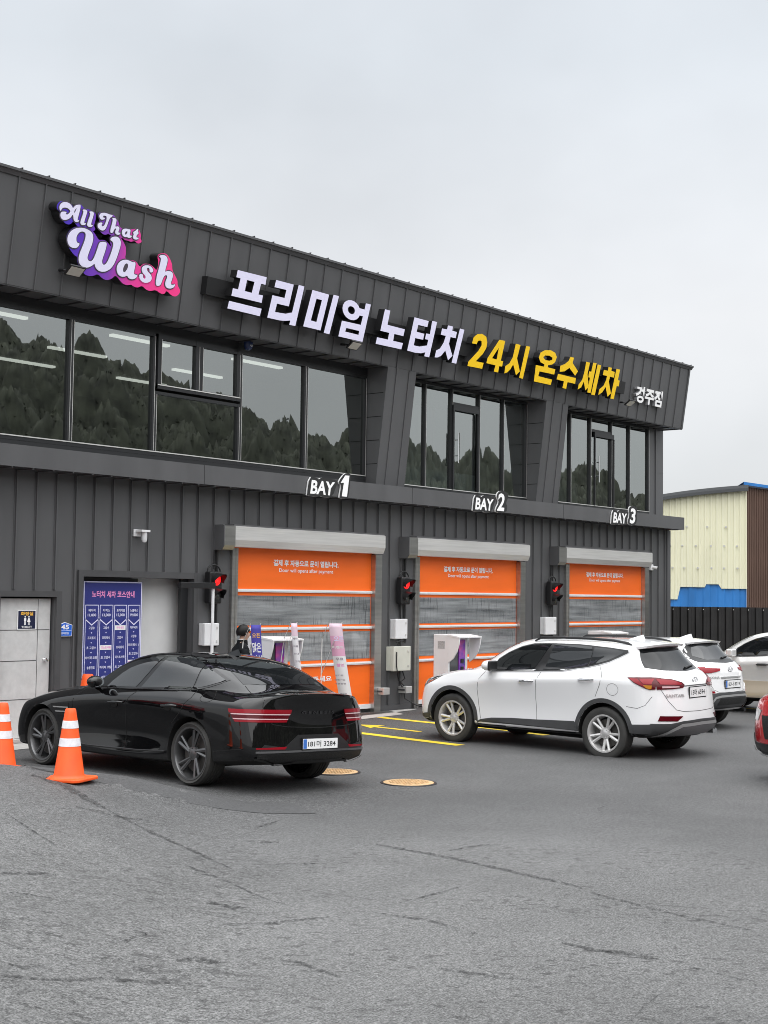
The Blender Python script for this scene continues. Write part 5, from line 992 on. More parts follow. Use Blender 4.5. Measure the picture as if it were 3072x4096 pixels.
# ---------------------------------------------------------------- black fastback sedan
SED = [
 [(2.28,0,.18),(2.25,.45,.18),(2.12,.78,.19),(1.95,.87,.19),(1.505,.88,.19),(.9,.88,.19),(.2,.88,.19),(-.5,.88,.19),(-1.1,.88,.20),(-1.505,.88,.22),(-2.0,.88,.23),(-2.36,.80,.26),(-2.50,.45,.27),(-2.53,0,.27)],
 [(2.36,0,.30),(2.33,.45,.30),(2.2,.80,.28),(1.98,.915,.28),(1.505,.935,.28),(.9,.94,.27),(.2,.938,.27),(-.5,.938,.27),(-1.1,.94,.28),(-1.505,.945,.30),(-2.0,.925,.33),(-2.42,.84,.37),(-2.585,.45,.38),(-2.61,0,.38)],
 [(2.37,0,.50),(2.34,.45,.50),(2.20,.82,.50),(1.98,.935,.50),(1.505,.955,.52),(.9,.935,.50),(.2,.915,.50),(-.5,.915,.50),(-1.1,.94,.52),(-1.505,.965,.55),(-2.0,.94,.55),(-2.42,.85,.56),(-2.575,.45,.57),(-2.60,0,.57)],
 [(2.34,0,.70),(2.30,.45,.70),(2.15,.79,.71),(1.92,.915,.74),(1.505,.95,.77),(.9,.945,.81),(.2,.94,.84),(-.5,.94,.85),(-1.1,.955,.86),(-1.505,.962,.87),(-2.0,.925,.87),(-2.38,.83,.86),(-2.56,.45,.84),(-2.59,0,.84)],
 [(2.25,0,.82),(2.21,.42,.82),(2.06,.72,.80),(1.83,.845,.82),(1.505,.885,.875),(.9,.895,.945),(.2,.895,.985),(-.5,.895,1.0),(-1.1,.895,1.025),(-1.505,.88,1.03),(-2.0,.835,1.0),(-2.36,.74,.985),(-2.545,.42,1.01),(-2.58,0,1.02)],
 [(1.68,0,.965),(1.65,.42,.96),(1.56,.66,.935),(1.45,.79,.915),(1.25,.83,.93),(.80,.86,.975),(.2,.87,1.0),(-.5,.87,1.015),(-1.1,.865,1.038),(-1.55,.83,1.05),(-1.93,.78,1.035),(-2.2,.66,1.03),(-2.33,.4,1.055),(-2.36,0,1.065)],
 [(1.02,0,1.04),(.98,.40,1.035),(.9,.62,1.025),(.8,.74,1.015),(.7,.80,1.005),(.5,.835,1.005),(.15,.845,1.02),(-.5,.845,1.035),(-1.1,.835,1.055),(-1.52,.80,1.07),(-1.84,.745,1.08),(-2.02,.615,1.105),(-2.10,.38,1.12),(-2.13,0,1.125)],
 [(.55,0,1.25),(.52,.38,1.24),(.45,.57,1.225),(.40,.66,1.205),(.33,.715,1.195),(.2,.75,1.20),(-.05,.768,1.21),(-.5,.77,1.22),(-1.05,.755,1.225),(-1.38,.735,1.225),(-1.60,.69,1.232),(-1.69,.585,1.25),(-1.73,.36,1.264),(-1.74,0,1.268)],
 [(.12,0,1.415),(.1,.34,1.405),(.03,.5,1.39),(-.02,.575,1.385),(-.08,.61,1.385),(-.2,.635,1.40),(-.38,.645,1.41),(-.58,.65,1.413),(-.9,.635,1.40),(-1.10,.615,1.38),(-1.24,.58,1.368),(-1.30,.48,1.378),(-1.31,.30,1.388),(-1.32,0,1.393)],
 [(-.22,0,1.462),(-.23,.16,1.458),(-.28,.27,1.452),(-.32,.32,1.45),(-.37,.34,1.45),(-.44,.35,1.455),(-.52,.355,1.457),(-.6,.355,1.458),(-.72,.35,1.456),(-.82,.33,1.453),(-.88,.29,1.452),(-.92,.24,1.452),(-.95,.14,1.456),(-.96,0,1.458)]]
gA = Matrix(((.10109728, .99476103, -.01516026), (-.99420611, .10157676, .03516224), (.03651796, .01151761, .99926662))).transposed()
sed = Car('black_sedan', 'glossy black fastback sedan parked behind the orange cones', SED, M['kpaint'], (12.21867, -4.05564, .01746), gA, [(1.505, .355, .60), (-1.505, .355, .60)], .400, crease={3: lambda j: .35 if 4 < j < 11 else 0, 4: lambda j: .75 if j > 10.6 else .25, 5: lambda j: .3 if j > 10 else 0})
c = sed
for x, wd in ((1.505, .25), (-1.505, .275)):
    for s in (1, -1): wheel(c, x, s * (.935 - wd / 2 + (.01 if x < 0 else 0)), .352, wd, .298, 'blade', M['kmatte'], turn=.5 if x > 0 else .1)
FW = [(.52, 1.015), (.40, 1.12), (.26, 1.205), (.057, 1.28), (-.168, 1.345), (-.40, 1.38), (-.635, 1.388), (-.335, 1.035)]
RW = [(-.715, 1.39), (-.914, 1.392), (-1.126, 1.378), (-1.27, 1.352), (-1.372, 1.32), (-1.372, 1.065), (-.435, 1.037)]
QW = [(-1.395, 1.312), (-1.54, 1.262), (-1.675, 1.21), (-1.785, 1.165), (-1.745, 1.140), (-1.60, 1.098), (-1.51, 1.078), (-1.395, 1.068)]
DLO = [(.60, 1.0), (.41, 1.15), (.26, 1.235), (.057, 1.307), (-.168, 1.370), (-.40, 1.403), (-.66, 1.413), (-.92, 1.413), (-1.13, 1.40), (-1.30, 1.365), (-1.55, 1.28), (-1.69, 1.226), (-1.83, 1.168), (-1.76, 1.125), (-1.62, 1.08), (-1.50, 1.055), (-1.0, 1.038), (-.3, 1.02), (.2, 1.01)]
for ax in ('L', 'Rt'):
    d = c.patch('window_trim', ax, DLO, M['kpaint'], off=.004, step=.05); 
    for nm, q in (('front_window', FW), ('rear_window', RW), ('quarter_window', QW)): c.patch(nm, ax, q, M['tint3'], d, off=.008, step=.05)
mb = MB(); c.line(mb, 'L', [(.62, .995), (.2, 1.003), (-.3, 1.012), (-1.0, 1.030), (-1.40, 1.042)], .010, .006); mb.obj('belt_moulding', P('dark_belt_trim', (.09, .09, .095), .25, .7), c.t)
c.patch('windscreen', 'T', [(-.60, .86), (-.38, .97), (0, 1.0), (.38, .97), (.60, .86), (.50, .14), (.30, .17), (0, .18), (-.30, .17), (-.50, .14)], M['tint2'], off=.004)
c.patch('rear_glass', 'T', [(-.455, -1.30), (0, -1.345), (.455, -1.30), (.60, -1.98), (.42, -2.08), (0, -2.12), (-.42, -2.08), (-.60, -1.98)], M['tint'], off=.003, step=.06)
mb = MB()
for ax in ('L', 'Rt'):
    for q in ([(.615, .985), (.78, .90), (.83, .80), (.80, .60), (.79, .30)], [(-.485, 1.02), (-.37, .95), (-.27, .85), (-.265, .60), (-.276, .30)], [(-1.52, 1.045), (-1.50, .96), (-1.42, .89), (-1.33, .78), (-1.18, .66)], [(-1.91, .39), (-2.0, .41), (-2.35, .45)]): c.line(mb, ax, q, .008)
    c.line(mb, ax, [(-1.75 + .10 * math.cos(a) * (1 - .25 * math.sin(a)), .985 + .062 * math.sin(a)) for a in np.linspace(0, 2 * math.pi, 25)], .005)
    c.line(mb, ax, [(1.10, .33), (.5, .305), (-.5, .31), (-1.05, .335)], .012)
c.line(mb, 'B', [(.70, .99), (.715, .90), (.69, .78), (.62, .715), (.45, .69), (0, .675), (-.45, .69), (-.62, .715), (-.69, .78), (-.715, .90), (-.70, .99)], .008)
c.line(mb, 'T', [(.60, -2.02), (.66, -2.25), (.70, -2.50)], .007); c.line(mb, 'T', [(-.60, -2.02), (-.66, -2.25), (-.70, -2.50)], .007)
c.line(mb, 'T', [(.72, 1.0), (.74, 1.35), (.70, 1.75), (.62, 1.98)], .007); c.line(mb, 'T', [(-.72, 1.0), (-.74, 1.35), (-.70, 1.75), (-.62, 1.98)], .007)
mb.obj('panel_gaps', M['gap'], c.t)
mb = MB(); c.line(mb, 'L', [(1.14, .345), (.5, .318), (-.5, .323), (-1.06, .348)], .010, .004); mb.obj('sill_highlight', P('sill_highlight_grey', (.10, .10, .105), .25, .7), c.t)  # thin reflection along the sill, drawn as a lighter strip
for ax in ('L', 'Rt'):
    v = c.patch('side_vent', ax, [(1.30, .775), (.90, .79), (.93, .645), (1.17, .64), (1.25, .72)], M['gap'], off=.003)
    for z, a, b in ((.735, 1.22, .905), (.682, 1.17, .915)): c.patch('vent_blade', ax, [(a, z - .007), (b, z - .002), (b, z + .012), (a + .02, z + .008)], M['silverp'], v, off=.008, skirt=0)
for sg in (1, -1):
    for x0, z in ((-.08, .846), (-1.14, .855)):
        p, n = c.ray('L' if sg > 0 else 'Rt', x0, z)
        mb = MB(); mb.tube([p + Vector((.14, sg * .004, -.005)), p + Vector((.09, sg * .04, .0)), p + Vector((-.09, sg * .04, .008)), p + Vector((-.14, sg * .004, .005))], [.010, .017, .017, .010], 10); h = mb.obj('door_handle', M['kpaint'], c.t)
        mb = MB(); q = p + Vector((.03, sg * .003, -.022)); mb.add([q + Vector((.07 * math.cos(a), sg * .0, .032 * math.sin(a))) for a in np.linspace(0, 2 * math.pi, 17)[:-1]], [tuple(range(16))]); mb.obj('handle_recess', M['gap'], h)
    # mirror
    mb = MB(); vs = []
    for i in range(9):
        ph = math.pi * i / 8
        for k in range(16):
            a = 2 * math.pi * k / 16; x = math.cos(ph); rr_ = math.sin(ph) ** .7; vs.append((.29 + .085 * x - .02 * math.cos(a) * rr_, sg * (1.00 + .115 * math.cos(a) * rr_), 1.075 + (.075 + .0 * x) * math.sin(a) * rr_))
    mb.add(vs, [(i * 16 + k, i * 16 + (k + 1) % 16, (i + 1) * 16 + (k + 1) % 16, (i + 1) * 16 + k) for i in range(8) for k in range(16)], True); mb.tube([(.36, sg * .87, .985), (.33, sg * .96, 1.02)], .03, 8); mi = mb.obj('mirror', M['kpaint'], c.t)
    mb = MB(); mb.add([(.222, sg * (1.005 + .088 * math.cos(a)), 1.075 + .058 * math.sin(a)) for a in np.linspace(0, 2 * math.pi, 21)[:-1]], [tuple(range(20))]); mb.obj('mirror_glass', M['refl'], mi)
    # tail lamps: two light blades each side, wrapping onto the flank
    ax = 'L' if sg > 0 else 'Rt'
    B = c.patch('tail_lamp', 'B', [(sg * .39, .876), (sg * .405, .83), (sg * .425, .80), (sg * .455, .735), (sg * .735, .735), (sg * .735, .876)], M['taild'], off=.006, step=.04)
    F_ = c.patch('tail_lamp', ax, [(-2.13, .872), (-2.17, .83), (-2.24, .735), (-2.475, .735), (-2.475, .876)], M['taild'], off=.006, step=.04)
    for z0, z1, yi, xi, mt in ((.832, .873, .395, -2.14, 'tail'), (.815, .827, .41, -2.175, 'tailk'), (.765, .776, .435, -2.21, 'tailk'), (.738, .760, .450, -2.23, 'tail')):
        nm = 'light_guide' if mt == 'tailk' else 'red_lens'
        c.patch(nm, 'B', [(sg * yi, z1), (sg * (yi + .01), z0), (sg * .735, z0), (sg * .735, z1)], M[mt], B, off=.009, step=.05, skirt=0); c.patch(nm, ax, [(xi, z1), (xi - .02, z0), (-2.475, z0), (-2.475, z1)], M[mt], F_, off=.009, step=.05, skirt=0)
    c.patch('rear_reflector', 'B', [(sg * .455, .478), (sg * .485, .450), (sg * .80, .450), (sg * .80, .466)], M['tail'], off=.006)
    c.patch('headlamp', 'F', [(sg * .42, .69), (sg * .45, .63), (sg * .80, .65), (sg * .80, .71)], M['headl'], off=.005)
c.patch('front_grille', 'F', [(-.35, .64), (.35, .64), (.30, .36), (0, .28), (-.30, .36)], M['mesh'], off=.006)
c.patch('bumper_recess', 'B', [(.30, .602), (-.30, .602), (-.49, .47), (-.72, .50), (-.78, .425), (.78, .425), (.72, .50), (.49, .47)], P('satin_black_insert', (.014, .014, .015), .35), off=.004)
mb = MB(); c.line(mb, 'B', [(.80, .42), (.5, .425), (0, .43), (-.5, .425), (-.80, .42)], .022, .012); mb.obj('bumper_blade', P('smoked_chrome', (.22, .22, .225), .2, .8), c.t)
d = c.patch('diffuser', 'B', [(.78, .405), (-.78, .405), (-.76, .34), (-.56, .30), (-.42, .33), (.30, .33), (.54, .30), (.70, .345), (.78, .36)], M['mesh'], off=.010)
for q in ([(.80, .355), (.70, .335), (.54, .29), (.30, .318), (-.42, .318), (-.56, .285), (-.70, .33), (-.78, .35)],): mb = MB(); c.line(mb, 'B', q, .03, .022); mb.obj('diffuser_lip', P('satin_black', (.012, .012, .012), .4), d)
c.plate('B', 0, .503, .52, .11, '181머 3284')
c.text('boot_lettering', 'B', 'G E N E S I S', 0.02, .842, .48, .034, P('dark_chrome', (.09, .09, .095), .25, .8), flip=-1, off=.009)
mb = MB(); p, n = c.ray('T', 0, -1.06); q = p
mb.add([q + Vector(v) for v in ((.12, .035, -.01), (.12, -.035, -.01), (-.12, .03, -.012), (-.12, -.03, -.012), (-.10, .006, .065), (-.10, -.006, .065), (-.02, .006, .05), (-.02, -.006, .05))], [(0, 1, 7, 6), (6, 7, 5, 4), (4, 5, 3, 2), (0, 6, 4, 2), (1, 3, 5, 7)]); mb.obj('roof_antenna', M['kpaint'], c.t)
mb = MB(); mb.box(-1.35, 1.35, -.55, .55, .17, .24); mb.obj('underbody', M['cavity'], c.t)
# ---------------------------------------------------------------- white SUV (its cage also serves the other SUVs)
SUV = [
 [(2.15,0,.24),(2.12,.45,.23),(2.0,.72,.22),(1.85,.84,.24),(1.35,.86,.26),(.8,.86,.265),(.3,.86,.27),(-.25,.86,.275),(-.9,.86,.28),(-1.35,.86,.29),(-1.8,.85,.31),(-2.16,.74,.34),(-2.30,.42,.36),(-2.33,0,.36)],
 [(2.25,0,.40),(2.22,.45,.40),(2.06,.76,.38),(1.86,.90,.38),(1.35,.93,.38),(.8,.915,.36),(.3,.91,.37),(-.25,.91,.38),(-.9,.915,.40),(-1.35,.935,.42),(-1.8,.925,.45),(-2.19,.81,.47),(-2.37,.45,.48),(-2.40,0,.48)],
 [(2.27,0,.62),(2.24,.45,.62),(2.07,.77,.60),(1.86,.91,.60),(1.35,.935,.60),(.8,.91,.60),(.3,.90,.62),(-.25,.90,.64),(-.9,.915,.66),(-1.35,.935,.66),(-1.8,.92,.66),(-2.19,.82,.65),(-2.375,.45,.65),(-2.41,0,.65)],
 [(2.24,0,.82),(2.2,.45,.82),(2.02,.75,.82),(1.82,.88,.83),(1.35,.925,.86),(.8,.935,.93),(.3,.935,.97),(-.25,.935,1.0),(-.9,.935,1.04),(-1.35,.935,1.06),(-1.8,.90,1.06),(-2.14,.79,1.04),(-2.30,.45,1.03),(-2.335,0,1.03)],
 [(2.14,0,.93),(2.10,.42,.93),(1.93,.68,.92),(1.72,.80,.95),(1.35,.855,1.035),(.85,.88,1.10),(.3,.885,1.135),(-.25,.885,1.17),(-.9,.88,1.21),(-1.35,.865,1.25),(-1.8,.81,1.24),(-2.07,.71,1.2),(-2.22,.42,1.2),(-2.26,0,1.2)],
 [(1.72,0,1.05),(1.69,.42,1.04),(1.58,.66,1.02),(1.44,.76,1.03),(1.2,.81,1.075),(.75,.85,1.125),(.3,.86,1.152),(-.25,.86,1.187),(-.9,.855,1.235),(-1.38,.83,1.30),(-1.78,.76,1.29),(-2.03,.66,1.24),(-2.17,.4,1.24),(-2.21,0,1.24)],
 [(1.30,0,1.115),(1.27,.4,1.11),(1.17,.62,1.105),(1.04,.73,1.11),(.9,.785,1.125),(.68,.825,1.145),(.3,.835,1.165),(-.25,.835,1.20),(-.9,.83,1.255),(-1.38,.795,1.36),(-1.73,.71,1.36),(-1.96,.61,1.30),(-2.10,.38,1.28),(-2.14,0,1.28)],
 [(.86,0,1.365),(.83,.38,1.36),(.75,.57,1.345),(.67,.675,1.335),(.58,.72,1.335),(.45,.755,1.34),(.15,.77,1.35),(-.25,.775,1.365),(-.9,.765,1.39),(-1.40,.735,1.45),(-1.68,.655,1.465),(-1.84,.56,1.43),(-1.95,.36,1.42),(-1.99,0,1.42)],
 [(.42,0,1.575),(.39,.36,1.565),(.30,.54,1.55),(.22,.61,1.545),(.12,.645,1.545),(-.03,.665,1.555),(-.15,.675,1.565),(-.35,.68,1.573),(-.9,.68,1.583),(-1.36,.655,1.578),(-1.62,.60,1.572),(-1.74,.5,1.567),(-1.80,.3,1.57),(-1.82,0,1.575)],
 [(-.05,0,1.648),(-.06,.18,1.645),(-.1,.31,1.64),(-.15,.36,1.637),(-.2,.38,1.637),(-.3,.39,1.64),(-.4,.395,1.645),(-.5,.40,1.648),(-.9,.40,1.656),(-1.2,.385,1.653),(-1.42,.34,1.645),(-1.5,.28,1.64),(-1.54,.16,1.645),(-1.55,0,1.648)]]
for r_, row in enumerate(SUV):
    for j in (11, 12, 13):
        x, y, z = row[j]; row[j] = (x + .07 + (.035 if j == 11 else 0), y * (.975 if j == 11 and r_ < 5 else 1), z)
sA = Matrix(((.0511556, .99858155, .01476445), (-.99861901, .05132347, -.01122391), (-.01196575, -.01416989, .999828))).transposed()
CREASE = {3: lambda j: .75 if j > 4 else .3, 4: lambda j: .3}
suv = Car('white_suv', 'large white SUV with grey wheel arch cladding and silver alloy wheels', SUV, M['wpaint'], (18.547435, -5.713837, -.0194), sA, [(1.35, .372, .58), (-1.35, .372, .58)], .425, crease=CREASE, group='white SUVs parked side by side')
c = suv
for x in (1.35, -1.35):
    for s in (1, -1): wheel(c, x, s * (.93 - .115), .371, .235, .268, 'twin', M['alloy'], turn=.4 if x > 0 else .75)
def arch_ring(c, x, z, r0, r1, ax, mat, e0=-.02, e1=1.0, ang=(-8, 188)):
    poly = [(x + r1 * math.cos(a), z + r1 * math.sin(a)) for a in np.radians(np.linspace(ang[0], ang[1], 36))] + [(x + r0 * math.cos(a), z + r0 * math.sin(a)) for a in np.radians(np.linspace(ang[1], ang[0], 36))]
    return c.patch('arch_cladding', ax, poly, mat, off=.012, step=.09, skirt=.022)
FWs = [(.64, 1.128), (.575, 1.28), (.43, 1.382), (.217, 1.476), (.02, 1.526), (-.25, 1.546), (-.32, 1.548), (-.10, 1.182)]
RWs = [(-.375, 1.548), (-.78, 1.555), (-1.02, 1.545), (-1.05, 1.467), (-1.01, 1.285), (-.57, 1.205), (-.285, 1.19)]
QWs = [(-1.065, 1.54), (-1.30, 1.53), (-1.53, 1.510), (-1.535, 1.485), (-1.465, 1.44), (-1.33, 1.372), (-1.18, 1.325), (-1.04, 1.29)]
DLOs = [(.70, 1.112), (.60, 1.295), (.43, 1.40), (.217, 1.494), (.02, 1.544), (-.25, 1.563), (-.78, 1.572), (-1.05, 1.562), (-1.32, 1.548), (-1.585, 1.525), (-1.60, 1.49), (-1.48, 1.42), (-1.35, 1.353), (-1.21, 1.310), (-1.03, 1.265), (-.6, 1.188), (-.2, 1.165), (.2, 1.138)]
for ax in ('L', 'Rt'):
    d = c.patch('window_trim', ax, DLOs, M['black'], off=.006, step=.05)
    for nm, q in (('front_window', FWs), ('rear_window', RWs), ('quarter_window', QWs)): c.patch(nm, ax, q, M['tint2'] if nm != 'front_window' else M['tint'], d, off=.010, step=.05)
    for x, z in ((1.35, .372), (-1.35, .372)): arch_ring(c, x, z, .427, .487, ax, M['cladp'], ang=(-12, 192) if x > 0 else (-10, 190))
    c.patch('sill_cladding', ax, [(.93, .27), (.85, .37), (.80, .395), (.607, .43), (.248, .455), (-.191, .468), (-.86, .50), (-.93, .38), (-.90, .27)], M['cladp'], off=.013)
    c.patch('rear_corner_cladding', ax, [(-1.79, .53), (-1.87, .535), (-2.06, .545), (-2.10, .55), (-2.10, .38), (-1.96, .34), (-1.80, .31)], M['cladp'], off=.012)
    c.patch('front_corner_cladding', ax, [(1.80, .42), (1.93, .40), (2.05, .37), (2.05, .25), (1.80, .24)], M['cladp'], off=.012)
mb = MB(); c.line(mb, 'L', [(.68, 1.108), (.2, 1.133), (-.25, 1.160), (-.6, 1.183), (-1.03, 1.26), (-1.21, 1.305), (-1.36, 1.35), (-1.49, 1.417), (-1.61, 1.49), (-1.59, 1.53)], .012, .006); c.line(mb, 'L', [(.60, 1.30), (.43, 1.405), (.217, 1.50), (.02, 1.549), (-.25, 1.568), (-.78, 1.577), (-1.05, 1.567), (-1.32, 1.553), (-1.59, 1.53)], .010, .006); mb.obj('window_moulding', M['silverp'], c.t)
c.patch('windscreen', 'T', [(-.62, 1.06), (-.38, 1.19), (0, 1.22), (.38, 1.19), (.62, 1.06), (.54, .38), (.32, .42), (0, .44), (-.32, .42), (-.54, .38)], M['tint'], off=.004)
c.patch('rear_glass', 'B', [(.53, 1.535), (.25, 1.555), (-.25, 1.555), (-.53, 1.535), (-.66, 1.30), (-.45, 1.262), (0, 1.245), (.45, 1.262), (.66, 1.30)], M['tint'], off=.005, step=.05)
mb = MB()
for ax in ('L', 'Rt'):
    for q in ([(.75, 1.105), (.835, .99), (.864, .84), (.85, .62), (.81, .40)], [(-.27, 1.165), (-.215, 1.04), (-.19, .77), (-.205, .47), (-.25, .29)], [(-1.225, 1.30), (-1.285, 1.22), (-1.32, 1.15), (-1.30, 1.05), (-1.22, .87)], [(-1.72, .77), (-1.88, .755), (-1.98, .80), (-2.05, .92)]): c.line(mb, ax, q, .007)
    c.line(mb, ax, [(-1.503 + .09 * math.cos(a), .99 + .082 * math.sin(a)) for a in np.linspace(0, 2 * math.pi, 25)], .005)
c.line(mb, 'B', [(.72, 1.18), (.71, 1.04), (.62, .86), (.52, .74), (.40, .715), (0, .705), (-.40, .715), (-.52, .74), (-.62, .86), (-.71, 1.04), (-.72, 1.18)], .008); c.line(mb, 'B', [(.34, 1.055), (0, 1.058), (-.34, 1.055)], .016)
c.line(mb, 'T', [(.70, 1.12), (.74, 1.4), (.70, 1.75), (.58, 1.98)], .007); c.line(mb, 'T', [(-.70, 1.12), (-.74, 1.4), (-.70, 1.75), (-.58, 1.98)], .007)
mb.obj('panel_gaps', M['gapw'], c.t)
for sg in (1, -1):
    ax = 'L' if sg > 0 else 'Rt'
    for x0, z in ((-.035, 1.012), (-1.07, 1.10)):
        p, n = c.ray(ax, x0, z); mb = MB(); mb.tube([p + Vector((.13, sg * .004, -.012)), p + Vector((.085, sg * .034, -.008)), p + Vector((-.085, sg * .034, .010)), p + Vector((-.13, sg * .004, .014))], [.010, .018, .018, .010], 10); mb.obj('door_handle', M['chrome'], c.t)
    mb = MB(); vs = []
    for i in range(9):
        ph = math.pi * i / 8
        for k in range(16):
            a = 2 * math.pi * k / 16; rr_ = math.sin(ph) ** .6; vs.append((.60 + .09 * math.cos(ph), sg * (1.02 + .11 * math.cos(a) * rr_), 1.205 + .078 * math.sin(a) * rr_))
    mb.add(vs, [(i * 16 + k, i * 16 + (k + 1) % 16, (i + 1) * 16 + (k + 1) % 16, (i + 1) * 16 + k) for i in range(8) for k in range(16)], True); mb.tube([(.66, sg * .86, 1.13), (.64, sg * .95, 1.15)], .035, 8); mi = mb.obj('mirror', M['wpaint'], c.t)
    mb = MB(); mb.box(.50, .545, sg * 1.02 - .105, sg * 1.02 + .105, 1.135, 1.28); bevel(mb.obj('mirror_shell', M['black'], mi), .03, 3)
    # roof rail
    mb = MB(); mb.tube([(.05, sg * .60, 1.585), (-.05, sg * .60, 1.635), (-.45, sg * .60, 1.655), (-.9, sg * .60, 1.66), (-1.3, sg * .585, 1.648), (-1.52, sg * .565, 1.618), (-1.58, sg * .56, 1.59)], [.012, .02, .02, .02, .02, .018, .012], 8); mb.obj('roof_rail', M['black'], c.t)
    # tail lamp sweeping from flank onto the tailgate
    tl = c.patch('tail_lamp', ax, [(-1.715, 1.165), (-1.85, 1.172), (-1.98, 1.174), (-2.075, 1.168), (-2.075, 1.018), (-2.02, 1.012), (-1.97, 1.03), (-1.83, 1.10)], M['taild'], off=.010, step=.04)
    c.patch('brake_lens', ax, [(-1.88, 1.150), (-2.03, 1.152), (-2.03, 1.085), (-1.95, 1.085)], M['tail'], tl, off=.014, step=.05); c.patch('turn_lens', ax, [(-1.945, 1.075), (-2.035, 1.072), (-2.035, 1.03), (-2.02, 1.018), (-1.98, 1.035)], M['amber'], tl, off=.014, step=.05)
    c.patch('outer_lens', ax, [(-1.74, 1.155), (-1.86, 1.15), (-1.95, 1.08), (-1.97, 1.045), (-1.84, 1.105)], M['tail'], tl, off=.013, step=.05)
    t2 = c.patch('tail_lamp', 'B', [(sg * .745, 1.172), (sg * .50, 1.15), (sg * .34, 1.105), (sg * .30, 1.07), (sg * .34, 1.035), (sg * .55, 1.02), (sg * .745, 1.015)], M['taild'], off=.010, step=.05)
    c.patch('brake_lens', 'B', [(sg * .70, 1.15), (sg * .50, 1.135), (sg * .36, 1.09), (sg * .38, 1.075), (sg * .70, 1.085)], M['tail'], t2, off=.014, step=.05); c.patch('reverse_lens', 'B', [(sg * .68, 1.06), (sg * .42, 1.055), (sg * .42, 1.04), (sg * .68, 1.035)], M['tailk'], t2, off=.014, step=.05)
    c.patch('rear_reflector', 'B', [(sg * .74, .66), (sg * .42, .652), (sg * .52, .585), (sg * .77, .59)], M['taild'], off=.008)
    c.patch('headlamp', ax, [(1.64, .985), (1.80, .89), (1.99, .80), (1.96, .89), (1.87, .95)], M['headl'], off=.006, step=.05)
    c.patch('headlamp', 'F', [(sg * .50, .88), (sg * .55, .80), (sg * .78, .80), (sg * .78, .90), (sg * .68, .915)], M['headl'], off=.006, step=.05)
c.patch('front_grille', 'F', [(-.42, .86), (.42, .86), (.32, .58), (-.32, .58)], M['mesh'], off=.006)
rb = c.patch('rear_cladding', 'B', [(.84, .555), (.62, .555), (.42, .585), (0, .595), (-.42, .585), (-.62, .555), (-.84, .555), (-.80, .385), (-.45, .37), (0, .37), (.45, .37), (.80, .385)], M['cladp'], off=.012)
mb = MB(); c.line(mb, 'B', [(.74, .385), (.56, .485), (.45, .53), (0, .538), (-.45, .53), (-.56, .485), (-.74, .385)], .045, .024); mb.obj('skid_trim', M['silverp'], rb)
c.patch('skid_plate', 'B', [(.66, .39), (.50, .48), (.42, .505), (-.42, .505), (-.50, .48), (-.66, .39)], P('mid_grey_plastic', (.13, .13, .135), .45), rb, off=.020)
mb = MB(); mb.tube([(-2.05, -.60, .375), (-2.26, -.60, .38)], .035, 12); mb.tube([(-2.05, -.51, .375), (-2.28, -.51, .38)], .035, 12); mb.obj('tailpipe', M['chrome'], c.t)
c.plate('B', 0, .965, .44, .135, '13머 6594', blue=False)
c.text('tailgate_lettering', 'B', 'SANTAFE', .50, .93, .30, .042, M['silverp'], flip=-1, off=.010, bold=.03)
def oval_badge(c, y, z, w, h):
    p, n = c.ray('B', y, z); mb = MB()
    for k in range(24):
        a0, a1 = 2 * math.pi * k / 24, 2 * math.pi * (k + 1) / 24
        mb.add([(p.x - .014, y + w * q * math.cos(a), z + h * q * math.sin(a)) for a in (a0, a1) for q in (1, .78)], [(0, 1, 3, 2)])
    mb.box(p.x - .013, p.x - .008, y - w, y + w, z - h, z + h) if False else None
    for s in (-1, 1): mb.add([(p.x - .0145, y + s * w * .42 - w * .10 + t * .30 * w * -1, z + t * h * .72) for t in (-1, 1)] + [(p.x - .0145, y + s * w * .42 + w * .10 + t * .30 * w * -1, z + t * h * .72) for t in (1, -1)], [(0, 1, 2, 3)])
    mb.add([(p.x - .0145, y - w * .45, z - h * .02), (p.x - .0145, y + w * .45, z - h * .14), (p.x - .0145, y + w * .45, z + h * .04), (p.x - .0145, y - w * .45, z + h * .16)], [(0, 1, 2, 3)])
    return mb.obj('badge', M['chrome'], c.t)
oval_badge(c, 0, 1.125, .075, .042)
def spoiler(c, pts, mat, z_dark=True):
    """wedge along the roof's trailing edge; pts: (y, x_front, z_front, x_back, z_top, z_bot)"""
    mb = MB(); vs = []
    for y, xf, zf, xb, zt, zb in pts: vs += [(xf, y, zf), (xb, y, zt), (xb + .015, y, zb), (xf - .02, y, zf - .07)]
    n = len(pts); mb.add(vs, [(4 * i + k, 4 * i + (k + 1) % 4, 4 * (i + 1) + (k + 1) % 4, 4 * (i + 1) + k) for i in range(n - 1) for k in range(4)] + [(3, 2, 1, 0), tuple(4 * (n - 1) + k for k in range(4))], True)
    return mb.obj('spoiler', mat, c.t)
spoiler(c, [(sy * .57, -1.50, 1.600, -1.66, 1.575, 1.54) if k in (0, 6) else (sy * .49, -1.42, 1.632, -1.79, 1.592, 1.560) if k in (1, 5) else (sy * .28, -1.39, 1.652, -1.85, 1.608, 1.578) if k in (2, 4) else (0, -1.39, 1.658, -1.87, 1.614, 1.584) for k, sy in enumerate((-1, -1, -1, 0, 1, 1, 1))], M['wpaint'])
mb = MB(); mb.add([(-1.18, .035, 1.645), (-1.18, -.035, 1.645), (-1.44, .03, 1.64), (-1.44, -.03, 1.64), (-1.42, .008, 1.72), (-1.42, -.008, 1.72), (-1.34, .006, 1.70), (-1.34, -.006, 1.70)], [(0, 1, 7, 6), (6, 7, 5, 4), (4, 5, 3, 2), (0, 6, 4, 2), (1, 3, 5, 7)]); mb.obj('roof_antenna', M['wpaint'], c.t)
